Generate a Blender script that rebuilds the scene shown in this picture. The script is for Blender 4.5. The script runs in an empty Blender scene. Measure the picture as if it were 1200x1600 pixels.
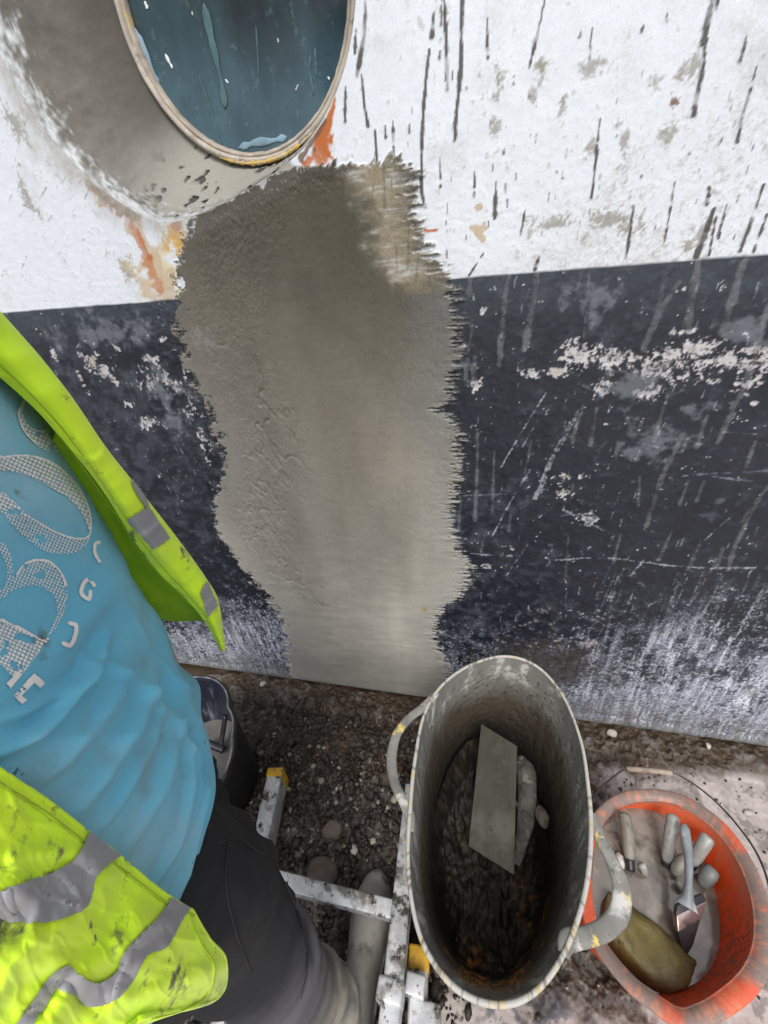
import bpy, bmesh, math, random
import numpy as np
from mathutils import Vector, Matrix
from mathutils.bvhtree import BVHTree
rng = np.random.default_rng(7); random.seed(7)
SC = bpy.context.scene; COL = SC.collection
R = math.radians
# ------------------------------------------------------------------ camera solve (photo pixels 1200x1600)
FPX, PIT, YAW, ROL = 622.29, R(33.44), R(14.36), R(-5.43)
H, D = 1.254, 0.75                       # camera height, distance to the wall
CAMP = np.array([0., 0., H])
_fw = np.array([-math.sin(YAW)*math.cos(PIT), math.cos(YAW)*math.cos(PIT), -math.sin(PIT)])
_rt = np.array([math.cos(YAW), math.sin(YAW), 0.]); _up = np.cross(_rt, _fw)
RT = math.cos(ROL)*_rt + math.sin(ROL)*_up; UP = -math.sin(ROL)*_rt + math.cos(ROL)*_up; FW = _fw
def ray(x, y):
    x = np.asarray(x, float)[..., None]; y = np.asarray(y, float)[..., None]
    return (x-600)/FPX*RT - (y-800)/FPX*UP + FW
def px(P):
    q = np.asarray(P, float)-CAMP; w = q@FW
    return np.stack([600+FPX*(q@RT)/w, 800-FPX*(q@UP)/w], -1)
def at_wall(x, y, e=0.): d = ray(x, y); return CAMP + d*((D+e)/d[..., 1:2])
def at_z(x, y, z=0.): d = ray(x, y); z = np.asarray(z, float); return CAMP + d*(((z-H)/d[..., 2]))[..., None]
def at_rho(x, y, rho):
    d = ray(x, y); r = np.hypot(d[..., 0], d[..., 1]); return CAMP + d*(np.asarray(rho, float)/r)[..., None]
def W(pts):                                # pixels -> (u, z) on the wall
    pts = np.array(pts, float); q = at_wall(pts[:, 0], pts[:, 1]); return q[:, [0, 2]]
# ------------------------------------------------------------------ noise
def _hash(ix, iy, s):
    h = (ix.astype(np.int64)*374761393 + iy.astype(np.int64)*668265263 + s*1442695041) & 0xffffffff
    h = ((h ^ (h >> 13))*1274126177) & 0xffffffff
    return ((h ^ (h >> 16)) & 0xffff).astype(np.float32)/65535.
def vn(x, y, s=0):
    ix = np.floor(x); iy = np.floor(y); fx = (x-ix).astype(np.float32); fy = (y-iy).astype(np.float32)
    fx = fx*fx*(3-2*fx); fy = fy*fy*(3-2*fy); ix = ix.astype(np.int64); iy = iy.astype(np.int64)
    a = _hash(ix, iy, s); b = _hash(ix+1, iy, s); c = _hash(ix, iy+1, s); d = _hash(ix+1, iy+1, s)
    return a+(b-a)*fx + (c-a+(a-b-c+d)*fx)*fy
def fbm(x, y, f, o=4, s=0, g=.5):
    v = 0; a = 1.; t = 0
    for k in range(o):
        v = v + a*vn(x*f+k*17.3, y*f+k*9.1, s+k*31); t += a; a *= g; f *= 2.03
    return v/t
def ss(a, b, x): t = np.clip((x-a)/(b-a), 0, 1); return t*t*(3-2*t)
def lerp(a, b, t): return a+(b-a)*t
def mixc(c, col, m):
    m = np.clip(m, 0, 1)[..., None]; return c*(1-m)+np.array(col, np.float32)*m
def catmull(P, n, closed=False):
    P = np.asarray(P, float); m = len(P); out = []
    segs = m if closed else m-1
    t = np.linspace(0, segs, n, endpoint=not closed); t = np.clip(t, 0, segs-1e-9 if not closed else segs)
    i = np.floor(t).astype(int); f = (t-i)[:, None]
    g = (lambda k: P[k % m]) if closed else (lambda k: P[np.clip(k, 0, m-1)])
    a, b, c, d = g(i-1), g(i), g(i+1), g(i+2)
    if not closed:
        a = np.where((i == 0)[:, None], 2*b-c, a); d = np.where((i >= m-2)[:, None], 2*c-b, d)
    return .5*((2*b)+(-a+c)*f+(2*a-5*b+4*c-d)*f*f+(-a+3*b-3*c+d)*f**3)
# ------------------------------------------------------------------ materials
def nt(m): m.use_nodes = True; t = m.node_tree; t.nodes.clear(); return t
def _noise(t, scale, detail=6, rough=.6, coord='Object', stretch=None):
    tc = t.nodes.new('ShaderNodeTexCoord'); n = t.nodes.new('ShaderNodeTexNoise')
    n.inputs['Scale'].default_value = scale; n.inputs['Detail'].default_value = detail; n.inputs['Roughness'].default_value = rough
    if stretch:
        mp = t.nodes.new('ShaderNodeMapping'); mp.inputs['Scale'].default_value = stretch
        t.links.new(tc.outputs[coord], mp.inputs[0]); t.links.new(mp.outputs[0], n.inputs['Vector'])
    else: t.links.new(tc.outputs[coord], n.inputs['Vector'])
    return n
def _ramp(t, src, a, b, c0=(0, 0, 0, 1), c1=(1, 1, 1, 1)):
    r = t.nodes.new('ShaderNodeValToRGB'); r.color_ramp.elements[0].position = a; r.color_ramp.elements[1].position = b
    r.color_ramp.elements[0].color = c0; r.color_ramp.elements[1].color = c1; t.links.new(src, r.inputs[0]); return r
def _mix(t, a, b, f, mode='MIX'):
    m = t.nodes.new('ShaderNodeMix'); m.data_type = 'RGBA'; m.blend_type = mode
    for s, v in ((m.inputs['A'], a), (m.inputs['B'], b), (m.inputs['Factor'], f)):
        if hasattr(v, 'links'): t.links.new(v, s)
        elif isinstance(v, (int, float)): s.default_value = v
        else: s.default_value = (*v[:3], 1)
    return m.outputs['Result']
def pm(name, c1, c2=None, scale=12, rough=.6, bump=.2, bscale=60, bdist=.002, layers=(), metallic=0., spec=.5, attr=None, stretch=None, rattr=None, sheen=0, bdetail=6, trans=0, wattr=None):
    """layers: (colour, noise scale, lo, hi[, roughness delta]) painted over the base where the noise passes lo..hi"""
    m = bpy.data.materials.new(name); t = nt(m)
    o = t.nodes.new('ShaderNodeOutputMaterial'); p = t.nodes.new('ShaderNodeBsdfPrincipled'); t.links.new(p.outputs[0], o.inputs[0])
    p.inputs['Metallic'].default_value = metallic; p.inputs['Specular IOR Level'].default_value = spec
    if sheen: p.inputs['Sheen Weight'].default_value = sheen
    if trans: p.inputs['Transmission Weight'].default_value = trans
    n = _noise(t, scale, stretch=stretch)
    if attr:
        a = t.nodes.new('ShaderNodeAttribute'); a.attribute_name = attr
        g = _ramp(t, n.outputs['Fac'], .3, .7, (.9, .9, .9, 1), (1.1, 1.1, 1.1, 1))
        col = _mix(t, a.outputs['Color'], g.outputs[0], 1., 'MULTIPLY')
    else:
        col = _mix(t, c1, c2 or c1, _ramp(t, n.outputs['Fac'], .35, .65).outputs[0])
    for k, L in enumerate(layers):
        ln = _noise(t, L[1], 8, .65, stretch=L[4] if len(L) > 4 else None)
        col = _mix(t, col, L[0], _ramp(t, ln.outputs['Fac'], L[2], L[3]).outputs[0])
    t.links.new(col, p.inputs['Base Color'])
    if rattr:
        a = t.nodes.new('ShaderNodeAttribute'); a.attribute_name = rattr; t.links.new(a.outputs['Fac'], p.inputs['Roughness'])
    else:
        rr = t.nodes.new('ShaderNodeMapRange'); rr.inputs[3].default_value = max(0, rough-.1); rr.inputs[4].default_value = min(1, rough+.1)
        t.links.new(n.outputs['Fac'], rr.inputs[0]); t.links.new(rr.outputs[0], p.inputs['Roughness'])
    if bump:
        b = t.nodes.new('ShaderNodeBump'); b.inputs['Strength'].default_value = bump; b.inputs['Distance'].default_value = bdist
        bn = _noise(t, bscale, bdetail, .65); t.links.new(bn.outputs['Fac'], b.inputs['Height']); t.links.new(b.outputs[0], p.inputs['Normal'])
        if wattr:                                             # wet film: fine trowel texture only where the coat is wet
            a = t.nodes.new('ShaderNodeAttribute'); a.attribute_name = wattr; wb = t.nodes.new('ShaderNodeBump'); wb.inputs['Distance'].default_value = .0022
            wn = _noise(t, 230, 3, .55, stretch=(1, 1, .55)); t.links.new(wn.outputs['Fac'], wb.inputs['Height']); t.links.new(a.outputs['Fac'], wb.inputs['Strength']); t.links.new(b.outputs[0], wb.inputs['Normal']); t.links.new(wb.outputs[0], p.inputs['Normal'])
    return m
# ------------------------------------------------------------------ mesh helpers
def link(name, me, mat, parent=None, smooth=True):
    o = bpy.data.objects.new(name, me); COL.objects.link(o)
    if mat: me.materials.append(mat)
    if smooth and len(me.polygons): me.polygons.foreach_set('use_smooth', np.ones(len(me.polygons), bool))
    if parent: o.parent = parent
    me.update(); return o
def tag(o, label=None, cat=None, group=None, kind=None):
    for k, v in (('label', label), ('category', cat), ('group', group), ('kind', kind)):
        if v: o[k] = v
    return o
def empty(name, loc, label, cat, group=None):
    o = bpy.data.objects.new(name, None); COL.objects.link(o); o.location = loc; o.empty_display_size = .05
    return tag(o, label, cat, group)
def put(name, me, mat, parent=None, smooth=True):
    """mesh in world coordinates under a parent that may be moved: keep it where it was modelled"""
    o = link(name, me, mat, parent, smooth)
    if parent is not None:
        def world(q): return (world(q.parent) @ q.matrix_parent_inverse if q.parent else Matrix.Identity(4)) @ Matrix.Translation(q.location)
        o.matrix_parent_inverse = world(parent).inverted()
    return o
def raw_mesh(name, V, F):
    me = bpy.data.meshes.new(name); V = np.asarray(V, np.float32); F = np.asarray(F, np.int32)
    me.vertices.add(len(V)); me.vertices.foreach_set('co', V.ravel())
    k = F.shape[1]; me.loops.add(F.size); me.loops.foreach_set('vertex_index', F.ravel())
    me.polygons.add(len(F)); me.polygons.foreach_set('loop_start', np.arange(0, F.size, k, dtype=np.int32))
    me.update(calc_edges=True); return me
def quads(n, m, wrap=False):
    i = np.arange(n-1)[:, None]; j = np.arange(m if wrap else m-1)[None, :]; j2 = (j+1) % m
    return np.stack([i*m+j, i*m+j2, (i+1)*m+j2, (i+1)*m+j], -1).reshape(-1, 4)
def grid_mesh(name, V, mask=None, wrap=False, attrs={}, flip=False):
    n, m = V.shape[:2]; F = quads(n, m, wrap)
    if mask is not None: F = F[mask.ravel()]
    if flip: F = F[:, ::-1]
    used = np.zeros(n*m, bool); used[F.ravel()] = True; idx = np.cumsum(used)-1
    me = raw_mesh(name, V.reshape(-1, 3)[used], idx[F])
    for k, a in attrs.items():
        a = a.reshape(n*m, -1)[used]
        if a.shape[1] == 1: at = me.attributes.new(k, 'FLOAT', 'POINT'); at.data.foreach_set('value', a.astype(np.float32).ravel())
        else:
            at = me.attributes.new(k, 'FLOAT_COLOR', 'POINT'); at.data.foreach_set('color', np.c_[a, np.ones(len(a))].astype(np.float32).ravel())
    return me
def solid(o, th, off=-1):
    s = o.modifiers.new('thickness', 'SOLIDIFY'); s.thickness = th; s.offset = off; return o
def sub(o, l=1): s = o.modifiers.new('smooth', 'SUBSURF'); s.levels = l; s.render_levels = l; return o
def sweep(path, ra, rb=None, n=10, up=(0, 0, 1), caps=True, power=2.):
    """tube along a path with half-axes ra (sideways) and rb (along up); returns V, F"""
    P = np.asarray(path, float); m = len(P); rb = ra if rb is None else rb
    ra = np.broadcast_to(np.asarray(ra, float), m); rb = np.broadcast_to(np.asarray(rb, float), m)
    T = np.gradient(P, axis=0); T /= np.linalg.norm(T, axis=1)[:, None]+1e-12
    u = np.broadcast_to(np.asarray(up, float), (m, 3)); S = np.cross(T, u); S /= np.linalg.norm(S, axis=1)[:, None]+1e-9; U = np.cross(S, T)
    a = np.linspace(0, 2*np.pi, n, endpoint=False); ca, sa = np.cos(a), np.sin(a)
    ca = np.sign(ca)*np.abs(ca)**(2/power); sa = np.sign(sa)*np.abs(sa)**(2/power)
    V = P[:, None]+S[:, None]*(ra[:, None]*ca)[..., None]+U[:, None]*(rb[:, None]*sa)[..., None]
    F = quads(m, n, True).tolist(); V = V.reshape(-1, 3)
    if caps: F += [list(range(n-1, -1, -1)), list(range((m-1)*n, m*n))]
    return V, F
def tubes(name, parts):
    """several swept pieces of ONE part as one mesh"""
    V = []; F = []; n = 0
    for v, f in parts: V += np.asarray(v).tolist(); F += [[i+n for i in q] for q in f]; n += len(v)
    me = bpy.data.meshes.new(name); me.from_pydata(V, [], F)
    bm = bmesh.new(); bm.from_mesh(me); bmesh.ops.recalc_face_normals(bm, faces=bm.faces[:]); bm.to_mesh(me); bm.free(); return me
def box_mesh(name, corners8, bev=.004, seg=2):
    bm = bmesh.new(); vs = [bm.verts.new(c) for c in corners8]
    for f in ((0, 1, 2, 3), (7, 6, 5, 4), (0, 4, 5, 1), (1, 5, 6, 2), (2, 6, 7, 3), (3, 7, 4, 0)): bm.faces.new([vs[i] for i in f])
    bmesh.ops.recalc_face_normals(bm, faces=bm.faces[:])
    if bev: bmesh.ops.bevel(bm, geom=bm.edges[:], offset=bev, segments=seg, affect='EDGES', profile=.6)
    me = bpy.data.meshes.new(name); bm.to_mesh(me); bm.free(); return me
def beam(name, a, b, w, h, bev=.004, up=(0, 0, 1)):
    a = np.array(a, float); b = np.array(b, float); t = (b-a)/np.linalg.norm(b-a); s = np.cross(t, up); s /= np.linalg.norm(s); u = np.cross(s, t)
    c = [p+s*sx*w/2+u*sz*h/2 for p in (a, b) for sx, sz in ((-1, -1), (1, -1), (1, 1), (-1, 1))]
    return box_mesh(name, c, bev)
def rock_mesh(name, c, r, seed, sub_=2, sq=(1, 1, .7), am=.35):
    bm = bmesh.new(); bmesh.ops.create_icosphere(bm, subdivisions=sub_, radius=1); rs = np.random.default_rng(seed); o = rs.uniform(0, 50, 3)
    for v in bm.verts:
        p = np.array(v.co); n = vn(np.array([p[0]*1.7+o[0]+p[2]]), np.array([p[1]*1.7+o[1]-p[2]*.7]), seed)[0]
        n2 = vn(np.array([p[0]*4+o[2]+p[2]*3]), np.array([p[1]*4+o[1]]), seed)[0]
        v.co = Vector(p*(1-am+am*2*n*.8+.2*n2)*np.array(sq)*r)+Vector(c)
    me = bpy.data.meshes.new(name); bm.to_mesh(me); bm.free(); return me
def apply_mods(o):
    bpy.context.view_layer.update(); dg = bpy.context.evaluated_depsgraph_get()
    me = bpy.data.meshes.new_from_object(o.evaluated_get(dg)); o.modifiers.clear(); old = o.data; o.data = me; bpy.data.meshes.remove(old); return o
def bvh_of(o):
    bpy.context.view_layer.update(); dg = bpy.context.evaluated_depsgraph_get(); return BVHTree.FromObject(o, dg)
def inpoly(X, Y, P):
    P = np.asarray(P, float); c = np.zeros(X.shape, bool); j = len(P)-1
    for i in range(len(P)):
        xi, yi = P[i]; xj, yj = P[j]
        if yi != yj: c ^= ((yi > Y) != (yj > Y)) & (X < (xj-xi)*(Y-yi)/(yj-yi)+xi)
        j = i
    return c
def axis_grid(segs):                                        # [(start, end, step), ...] -> coordinates
    out = []
    for a, b, s in segs: n = max(1, int(round((b-a)/s))); out += list(np.linspace(a, b, n, endpoint=False))
    return np.array(out+[segs[-1][1]])
# ================================================================== THE WALL (grid in wall coordinates u, z; paint = real albedo per vertex)
ug = axis_grid([(-9, -2.4, .3), (-2.4, -1.1, .03), (-1.1, -.78, .004), (-.78, .90, .0018), (.90, 1.1, .006), (1.1, 2.4, .03), (2.4, 9, .3)])
zg = axis_grid([(-.06, -.005, .004), (-.005, 1.64, .0018), (1.64, 1.8, .005), (1.8, 2.2, .04), (2.2, 6, .4)])
Ug, Zg = np.meshgrid(ug.astype(np.float32), zg.astype(np.float32))
f1 = fbm(Ug, Zg, 3, 5, 1); f2 = fbm(Ug, Zg, 14, 5, 2); f3 = fbm(Ug, Zg, 60, 4, 3, .6); f4 = fbm(Ug, Zg, 160, 3, 4, .7); f5 = fbm(Ug, Zg, 30, 4, 5, .65)
fh = fbm(Ug*.35, Zg, 90, 3, 6, .6)            # horizontally brushed
fv = fbm(Ug, Zg*.12, 120, 3, 8, .6)           # vertical runs
wn_ = ss(-1.13, -1.06, Ug)*ss(1.13, .98, Ug)*ss(1.82, 1.66, Zg); wide = ss(-2.2, -1.4, Ug)*ss(2.2, 1.4, Ug)*ss(2.3, 1.9, Zg)
f2, f3, f4, f5, fh, fv = [.5+(q-.5)*w_ for q, w_ in ((f2, np.maximum(wn_, .5*wide)), (f3, wn_), (f4, wn_), (f5, wn_), (fh, wn_), (fv, wn_))]; f1 = .5+(f1-.5)*np.maximum(wide, .15)
f6 = _hash(np.floor(Ug*520).astype(np.int64), np.floor(Zg*520).astype(np.int64), 77); f7 = vn(Ug*330, Zg*330, 78); gr = .5+(f6*.45+f7*.55-.5)*wn_
LINE = H-.0497
def blk(u0, u1, z0, z1):
    i0, i1 = np.searchsorted(zg, [z0, z1]); j0, j1 = np.searchsorted(ug, [u0, u1]); return slice(max(i0-1, 0), i1+1), slice(max(j0-1, 0), j1+1)
PXM = D/FPX                                   # metres per photo pixel at the wall's foot point
def stroke(mask, pts, w, rag=.35, dash=0., taper=.4, seed=0, strength=1., wall=False):
    """a run, scratch or brush mark along a polyline; w in photo pixels"""
    P = np.array(pts, float) if wall else W(pts); P = catmull(P, max(8, 6*len(P))) if len(P) > 2 else P
    w = w*PXM*.40; L = 0; m = w*3
    tot = np.linalg.norm(np.diff(P, axis=0), axis=1).sum()
    s = blk(P[:, 0].min()-m, P[:, 0].max()+m, P[:, 1].min()-m, P[:, 1].max()+m); u, z = Ug[s], Zg[s]
    if u.size == 0: return
    best = np.full(u.shape, 9.); along = np.zeros(u.shape)
    for a, b in zip(P[:-1], P[1:]):
        d = b-a; l = np.hypot(*d)+1e-9; t = np.clip(((u-a[0])*d[0]+(z-a[1])*d[1])/l/l, 0, 1)
        q = np.hypot(u-a[0]-t*d[0], z-a[1]-t*d[1]); k = q < best; best = np.where(k, q, best); along = np.where(k, (L+t*l)/tot, along); L += l
    n = f3[s]*.6+f4[s]*.4
    ww = w*(1-taper*np.clip(1-along, 0, 1)**1.5)*(1+rag*(n-.5)*3)
    v = 1-ss(.65, 1.2, best/np.maximum(ww*(.75+.6*vn(along*7+seed*1.7+w*900, along*0, 91)), 1e-6))
    v = v*(.45+.55*ss(.2, .5, vn(along*5+seed*3.1, along*0+w*700, 92)+.25*n))
    if dash: v = v*ss(dash-.08, dash+.08, vn(u*30+seed*7.7, z*150, seed+50)*.7+.3*f4[s])
    mask[s] = np.maximum(mask[s], v*strength)
def blob(mask, x, y, rx, ry, thr=.5, soft=.25, f=None, strength=1., rot=0.):
    """a stain or chip broken up by noise; sizes in photo pixels"""
    c = W([(x, y)])[0]; e = W([(x+rx, y)])[0]; g = W([(x, y+ry)])[0]; ru = np.linalg.norm(e-c); rz = np.linalg.norm(g-c)
    mm = max(ru, rz)*1.8; s = blk(c[0]-mm, c[0]+mm, c[1]-mm, c[1]+mm); du, dz = Ug[s]-c[0], Zg[s]-c[1]
    cr, sr = math.cos(R(rot)), math.sin(R(rot)); du, dz = du*cr+dz*sr, -du*sr+dz*cr
    n = (f5 if f is None else f)[s]; v = .5+(n-.5)*3.2+(.55-np.hypot(du/ru, dz/rz))*.9
    mask[s] = np.maximum(mask[s], strength*ss(thr-soft/2, thr+soft/2, v))
Z0 = np.zeros(Ug.shape, np.float32)
# --- white paint
col = np.empty(Ug.shape+(3,), np.float32); col[:] = (.665, .70, .75)
col *= (1+.10*(f1-.5)+.12*(f3-.5)+.10*(f4-.5))[..., None]
col = mixc(col, (.30, .29, .28), ss(.70, .85, gr*.45+f4*.55)*ss(.48, .66, f2*.5+f1*.5)*.45)
grime = ss(.46, .66, f2*.4+f3*.3+gr*.3)*ss(LINE+.33, LINE, Zg)*ss(-.1, .3, Ug)
col = mixc(col, (.42, .39, .36), grime*.55)
col = mixc(col, (.44, .44, .43), ss(.52, .70, f5*.45+f2*.35+gr*.2)*.38); col = mixc(col, (.36, .34, .31), ss(.50, .64, f3*.35+f4*.35+gr*.3)*ss(LINE+.26, LINE+.02, Zg)*ss(.0, .25, Ug)*.40)
col = mixc(col, (.33, .31, .28), ss(.66, .72, f4*.55+f3*.45)*.5)
st = Z0.copy()
for a in ((778, 130, 11, 42), (775, 200, 14, 26), (845, 120, 22, 32), (835, 150, 10, 18), (880, 168, 12, 24), (925, 105, 40, 22), (975, 222, 13, 36), (1042, 215, 16, 36), (1085, 100, 26, 38), (1020, 130, 18, 22), (820, 305, 9, 10), (690, 18, 14, 30), (925, 225, 10, 18),
          (42, 305, 12, 46), (200, 420, 16, 36), (60, 330, 8, 20), (1095, 365, 16, 30), (1075, 385, 10, 14), (1000, 355, 14, 18), (960, 345, 50, 24), (860, 350, 60, 22), (120, 235, 22, 34), (20, 190, 22, 40)): blob(st, *a, thr=.56, soft=.5, f=f3*.45+f4*.3+gr*.25, strength=.9)
col = mixc(col, (.22, .20, .155), st*.8)
yel = Z0.copy()
for a in ((690, 20, 16, 24), (845, 118, 14, 22), (880, 165, 7, 20), (778, 125, 6, 24)): blob(yel, *a, thr=.75, soft=.3, f=f3, strength=.5)
col = mixc(col, (.20, .17, .09), yel)
rust = Z0.copy(); tan = Z0.copy(); cream = Z0.copy(); amber = Z0.copy(); dkr = Z0.copy()
stroke(rust, [(523, 150), (514, 190), (492, 248)], 17, .6, taper=.75); stroke(rust, [(523, 160), (503, 226), (480, 256)], 13, .9, taper=.8)
blob(rust, 498, 228, 20, 34, .42, .5, f5*.6+f4*.4, rot=-14); blob(dkr, 490, 236, 9, 26, .55, .5, f3*.5+f4*.5, rot=-14); stroke(dkr, [(508, 188), (492, 215), (470, 248)], 9, .8)
stroke(dkr, [(140, 288), (178, 318), (210, 336)], 20, 1.0, taper=.3); stroke(rust, [(146, 294), (180, 322), (208, 334)], 26, 1.2, strength=.75)
stroke(rust, [(206, 350), (222, 390), (250, 455)], 22, 1.0, taper=.5, strength=.55); stroke(tan, [(203, 338), (230, 395), (264, 465)], 52, 1.0, taper=.45, strength=.8); stroke(rust, [(214, 358), (222, 378), (232, 400)], 12, 1.0, strength=.8)
blob(amber, 272, 370, 22, 40, .36, .4, f5*.6+f4*.4); blob(cream, 256, 425, 44, 60, .34, .6, f5*.6+f3*.4); blob(tan, 240, 440, 36, 44, .45, .6, f3, .7)
blob(rust, 275, 352, 14, 12, .5, .3, f5); blob(tan, 300, 325, 30, 12, .6, .4, f3, .6)
blob(rust, 680, 360, 21, 6, .38, .12, f5); blob(tan, 742, 359, 34, 15, .42, .12, f5); blob(tan, 752, 372, 14, 9, .42, .15, f5)
blob(tan, 823, 305, 9, 7, .5, .2, f5); blob(tan, 747, 325, 7, 6, .5, .2, f5); blob(dkr, 1052, 160, 9, 7, .55, .15, f4)
col = mixc(col, (.62, .54, .36), cream*.9); col = mixc(col, (.47, .36, .24), tan*.9)
col = mixc(col, (.60, .33, .05), amber); col = mixc(col, (.43, .115, .018), np.clip(rust*(.75+.6*f3), 0, 1)); col = mixc(col, (.14, .065, .035), dkr*.9)
run = Z0.copy()
for pts, w, dash in (([(722, -12), (721, 60), (719, 115), (712, 190), (711, 216)], 6.5, 0), ([(693, -12), (697, 60), (699, 138)], 6, 0), ([(671, 78), (665, 130), (660, 200), (659, 290), (662, 316)], 5.5, 0),
    ([(678, 22), (675, 56)], 6, 0), ([(690, 10), (687, 90)], 4, .45), ([(852, -6), (841, 48), (827, 105)], 3.5, 0), ([(1114, -8), (1103, 50), (1099, 68), (1104, 62)], 7.5, 0), ([(1101, 66), (1100, 95), (1092, 135), (1083, 180)], 6, 0),
    ([(1122, -8), (1120, 12)], 7, 0), ([(571, 4), (569, 55), (558, 116)], 6, 0), ([(565, 118), (569, 160), (575, 196)], 4.5, 0), ([(540, 136), (539, 190)], 4, 0), ([(556, 40), (554, 92)], 4, .4),
    ([(938, 186), (934, 215), (929, 270), (924, 309)], 4.5, .33), ([(775, 284), (773, 341)], 5.5, 0), ([(1166, 58), (1155, 96)], 5, .25), ([(1182, 105), (1172, 140), (1158, 190), (1152, 222)], 4.5, .42), ([(990, 322), (984, 365), (978, 402)], 5, .2),
    ([(1054, 285), (1047, 330), (1038, 378)], 3.5, .35), ([(1115, 328), (1100, 370), (1088, 400)], 8, .2), ([(1108, 293), (1105, 320)], 5, 0), ([(1123, 315), (1108, 398)], 4, .35), ([(1136, 320), (1122, 372)], 3.5, .3),
    ([(1193, 288), (1176, 340), (1156, 392)], 5, .25), ([(1204, 320), (1178, 392)], 4, .35), ([(761, 28), (762, 90)], 3.5, .4), ([(925, 44), (921, 94)], 3, .35), ([(711, 185), (710, 220)], 5, .35), ([(688, 245), (688, 292)], 3, .3),
    ([(742, 268), (741, 306)], 3, .35), ([(820, 328), (814, 366)], 3.5, .35), ([(697, 345), (698, 402)], 3.5, .4), ([(602, 198), (603, 216)], 4, 0), ([(614, 190), (616, 252)], 4, .25), ([(586, 205), (589, 260)], 5, 0), ([(588, 255), (580, 330)], 3.5, .3),
    ([(842, 402), (836, 420)], 6, 0), ([(40, 60), (66, 24)], 2, .4), ([(756, 395), (733, 430)], 3, .4), ([(866, 240), (870, 270)], 2.5, .4), ([(907, 50), (906, 56)], 5, 0), ([(1042, 20), (1042, 45)], 3, .3), ([(1005, 40), (1003, 48)], 4, 0)):
    stroke(run, pts, w, .5, dash, .35, int(pts[0][0]))
for k in range(95):                                      # small spatter dashes on the white paint
    x = rng.uniform(600, 1200); y = rng.uniform(0, 410)*.5+rng.uniform(0, 410)*.5+rng.uniform(-20, 60); l = rng.uniform(3, 16); sl = -.02-.3*ss(750, 1250, x)
    if y < 425: stroke(run, [(x, y), (x+sl*l, y+l)], rng.uniform(1.4, 3.0), .7, .35, .2, k, rng.uniform(.25, .9))
for k in range(26):
    x = rng.uniform(0, 230); y = rng.uniform(180, 470); stroke(run, [(x, y), (x+rng.uniform(2, 12), y-rng.uniform(4, 20))], rng.uniform(1.2, 2.4), .6, .35, .2, k, rng.uniform(.2, .6))
col = mixc(col, (.045, .040, .036), np.clip(run*1.1, 0, .95))
rough = .62-.12*f3
hgt = .0013*(f2-.5)+.0007*(f3-.5)*ss(.35, .65, f1+.2)+(.0002+.0008*ss(LINE+.30, LINE+.03, Zg))*(f4-.5)+.0006*run
# --- black band
bcol = np.empty_like(col); bcol[:] = (.011, .0145, .024)
bcol *= (1+.9*(f2-.5)+.5*(f3-.5))[..., None]
bcol = mixc(bcol, (.062, .070, .094), ss(.46, .66, f1*.35+f5*.35+f3*.3)*.6); bcol = mixc(bcol, (.10, .112, .14), ss(.60, .70, fh*.4+f3*.3+f4*.3)*.45)
bcol = mixc(bcol, (.013, .013, .017), ss(.55, .66, fh*.55+f2*.45)*.7)
bt = ss(LINE-.10, LINE-.005, Zg)*ss(.2, .6, f1+.2); bcol = mixc(bcol, (.060, .080, .100), bt*.35)
bcol *= (1+.5*(gr-.5)+.5*(fh-.5))[..., None]; specks = Z0.copy()
dens = .50+.10*(f2-.5)
pk = Z0.copy()                                            # peeling band: old pale paint in a ragged line
for a in ((905, 556, 30, 22, .36), (880, 580, 40, 12, .6), (960, 560, 50, 16, .62), (1010, 575, 50, 16, .66), (1045, 555, 40, 16, .6), (1095, 545, 40, 18, .5), (1130, 560, 50, 20, .58), (1180, 565, 40, 18, .56), (1075, 518, 18, 5, .5), (830, 585, 22, 8, .6), (940, 605, 36, 20, .75), (1070, 590, 60, 18, .78), (745, 600, 10, 16, .6), (1010, 615, 40, 20, .8), (1165, 600, 40, 20, .75), (1180, 548, 30, 8, .5), (1150, 562, 40, 7, .5), (985, 560, 200, 14, .86), (1040, 572, 200, 26, .95)):
    blob(pk, *a[:4], thr=a[4]-.06, soft=.3, f=f4*.45+f3*.35+gr*.2)
chip = Z0.copy()
for a in ((882, 773, 14, 9, .4), (870, 770, 8, 5, .4), (760, 884, 11, 5, .4), (1131, 446, 7, 12, .38), (888, 745, 30, 10, .8), (915, 812, 26, 18, .72), (757, 485, 6, 9, .45), (1178, 630, 8, 5, .42), (1048, 520, 20, 5, .6), (978, 470, 6, 6, .5), (800, 857, 8, 6, .6), (1060, 455, 14, 8, .7),
          (62, 520, 4, 6, .4), (125, 590, 4, 22, .55), (143, 562, 18, 12, .46), (160, 578, 22, 14, .55), (178, 592, 10, 9, .5), (180, 545, 5, 5, .5), (122, 540, 5, 5, .5), (85, 555, 5, 16, .6), (200, 630, 16, 8, .62), (230, 660, 24, 12, .66), (290, 580, 12, 14, .6), (255, 530, 10, 8, .6), (232, 560, 30, 12, .72), (250, 745, 4, 12, .55), (262, 600, 34, 36, .92), (320, 690, 14, 50, .9), (300, 640, 24, 40, .92), (240, 600, 50, 50, 1.0)):
    blob(chip, *a[:4], thr=a[4], soft=.1, f=f4*.5+f3*.5)
pkg = np.clip(pk*ss(.28, .60, gr*.55+f4*.45+.18*(pk-.5)), 0, 1)
bcol = mixc(bcol, (.50, .48, .49), np.maximum(pkg, chip*.95*ss(.34, .58, gr*.5+f4*.5))*(.4+1.0*f4)); bcol = mixc(bcol, (.40, .33, .26), ss(.62, .7, f5)*np.maximum(pk, chip)*.6)
lite = Z0.copy()                                          # rubbed pale clouds
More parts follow.
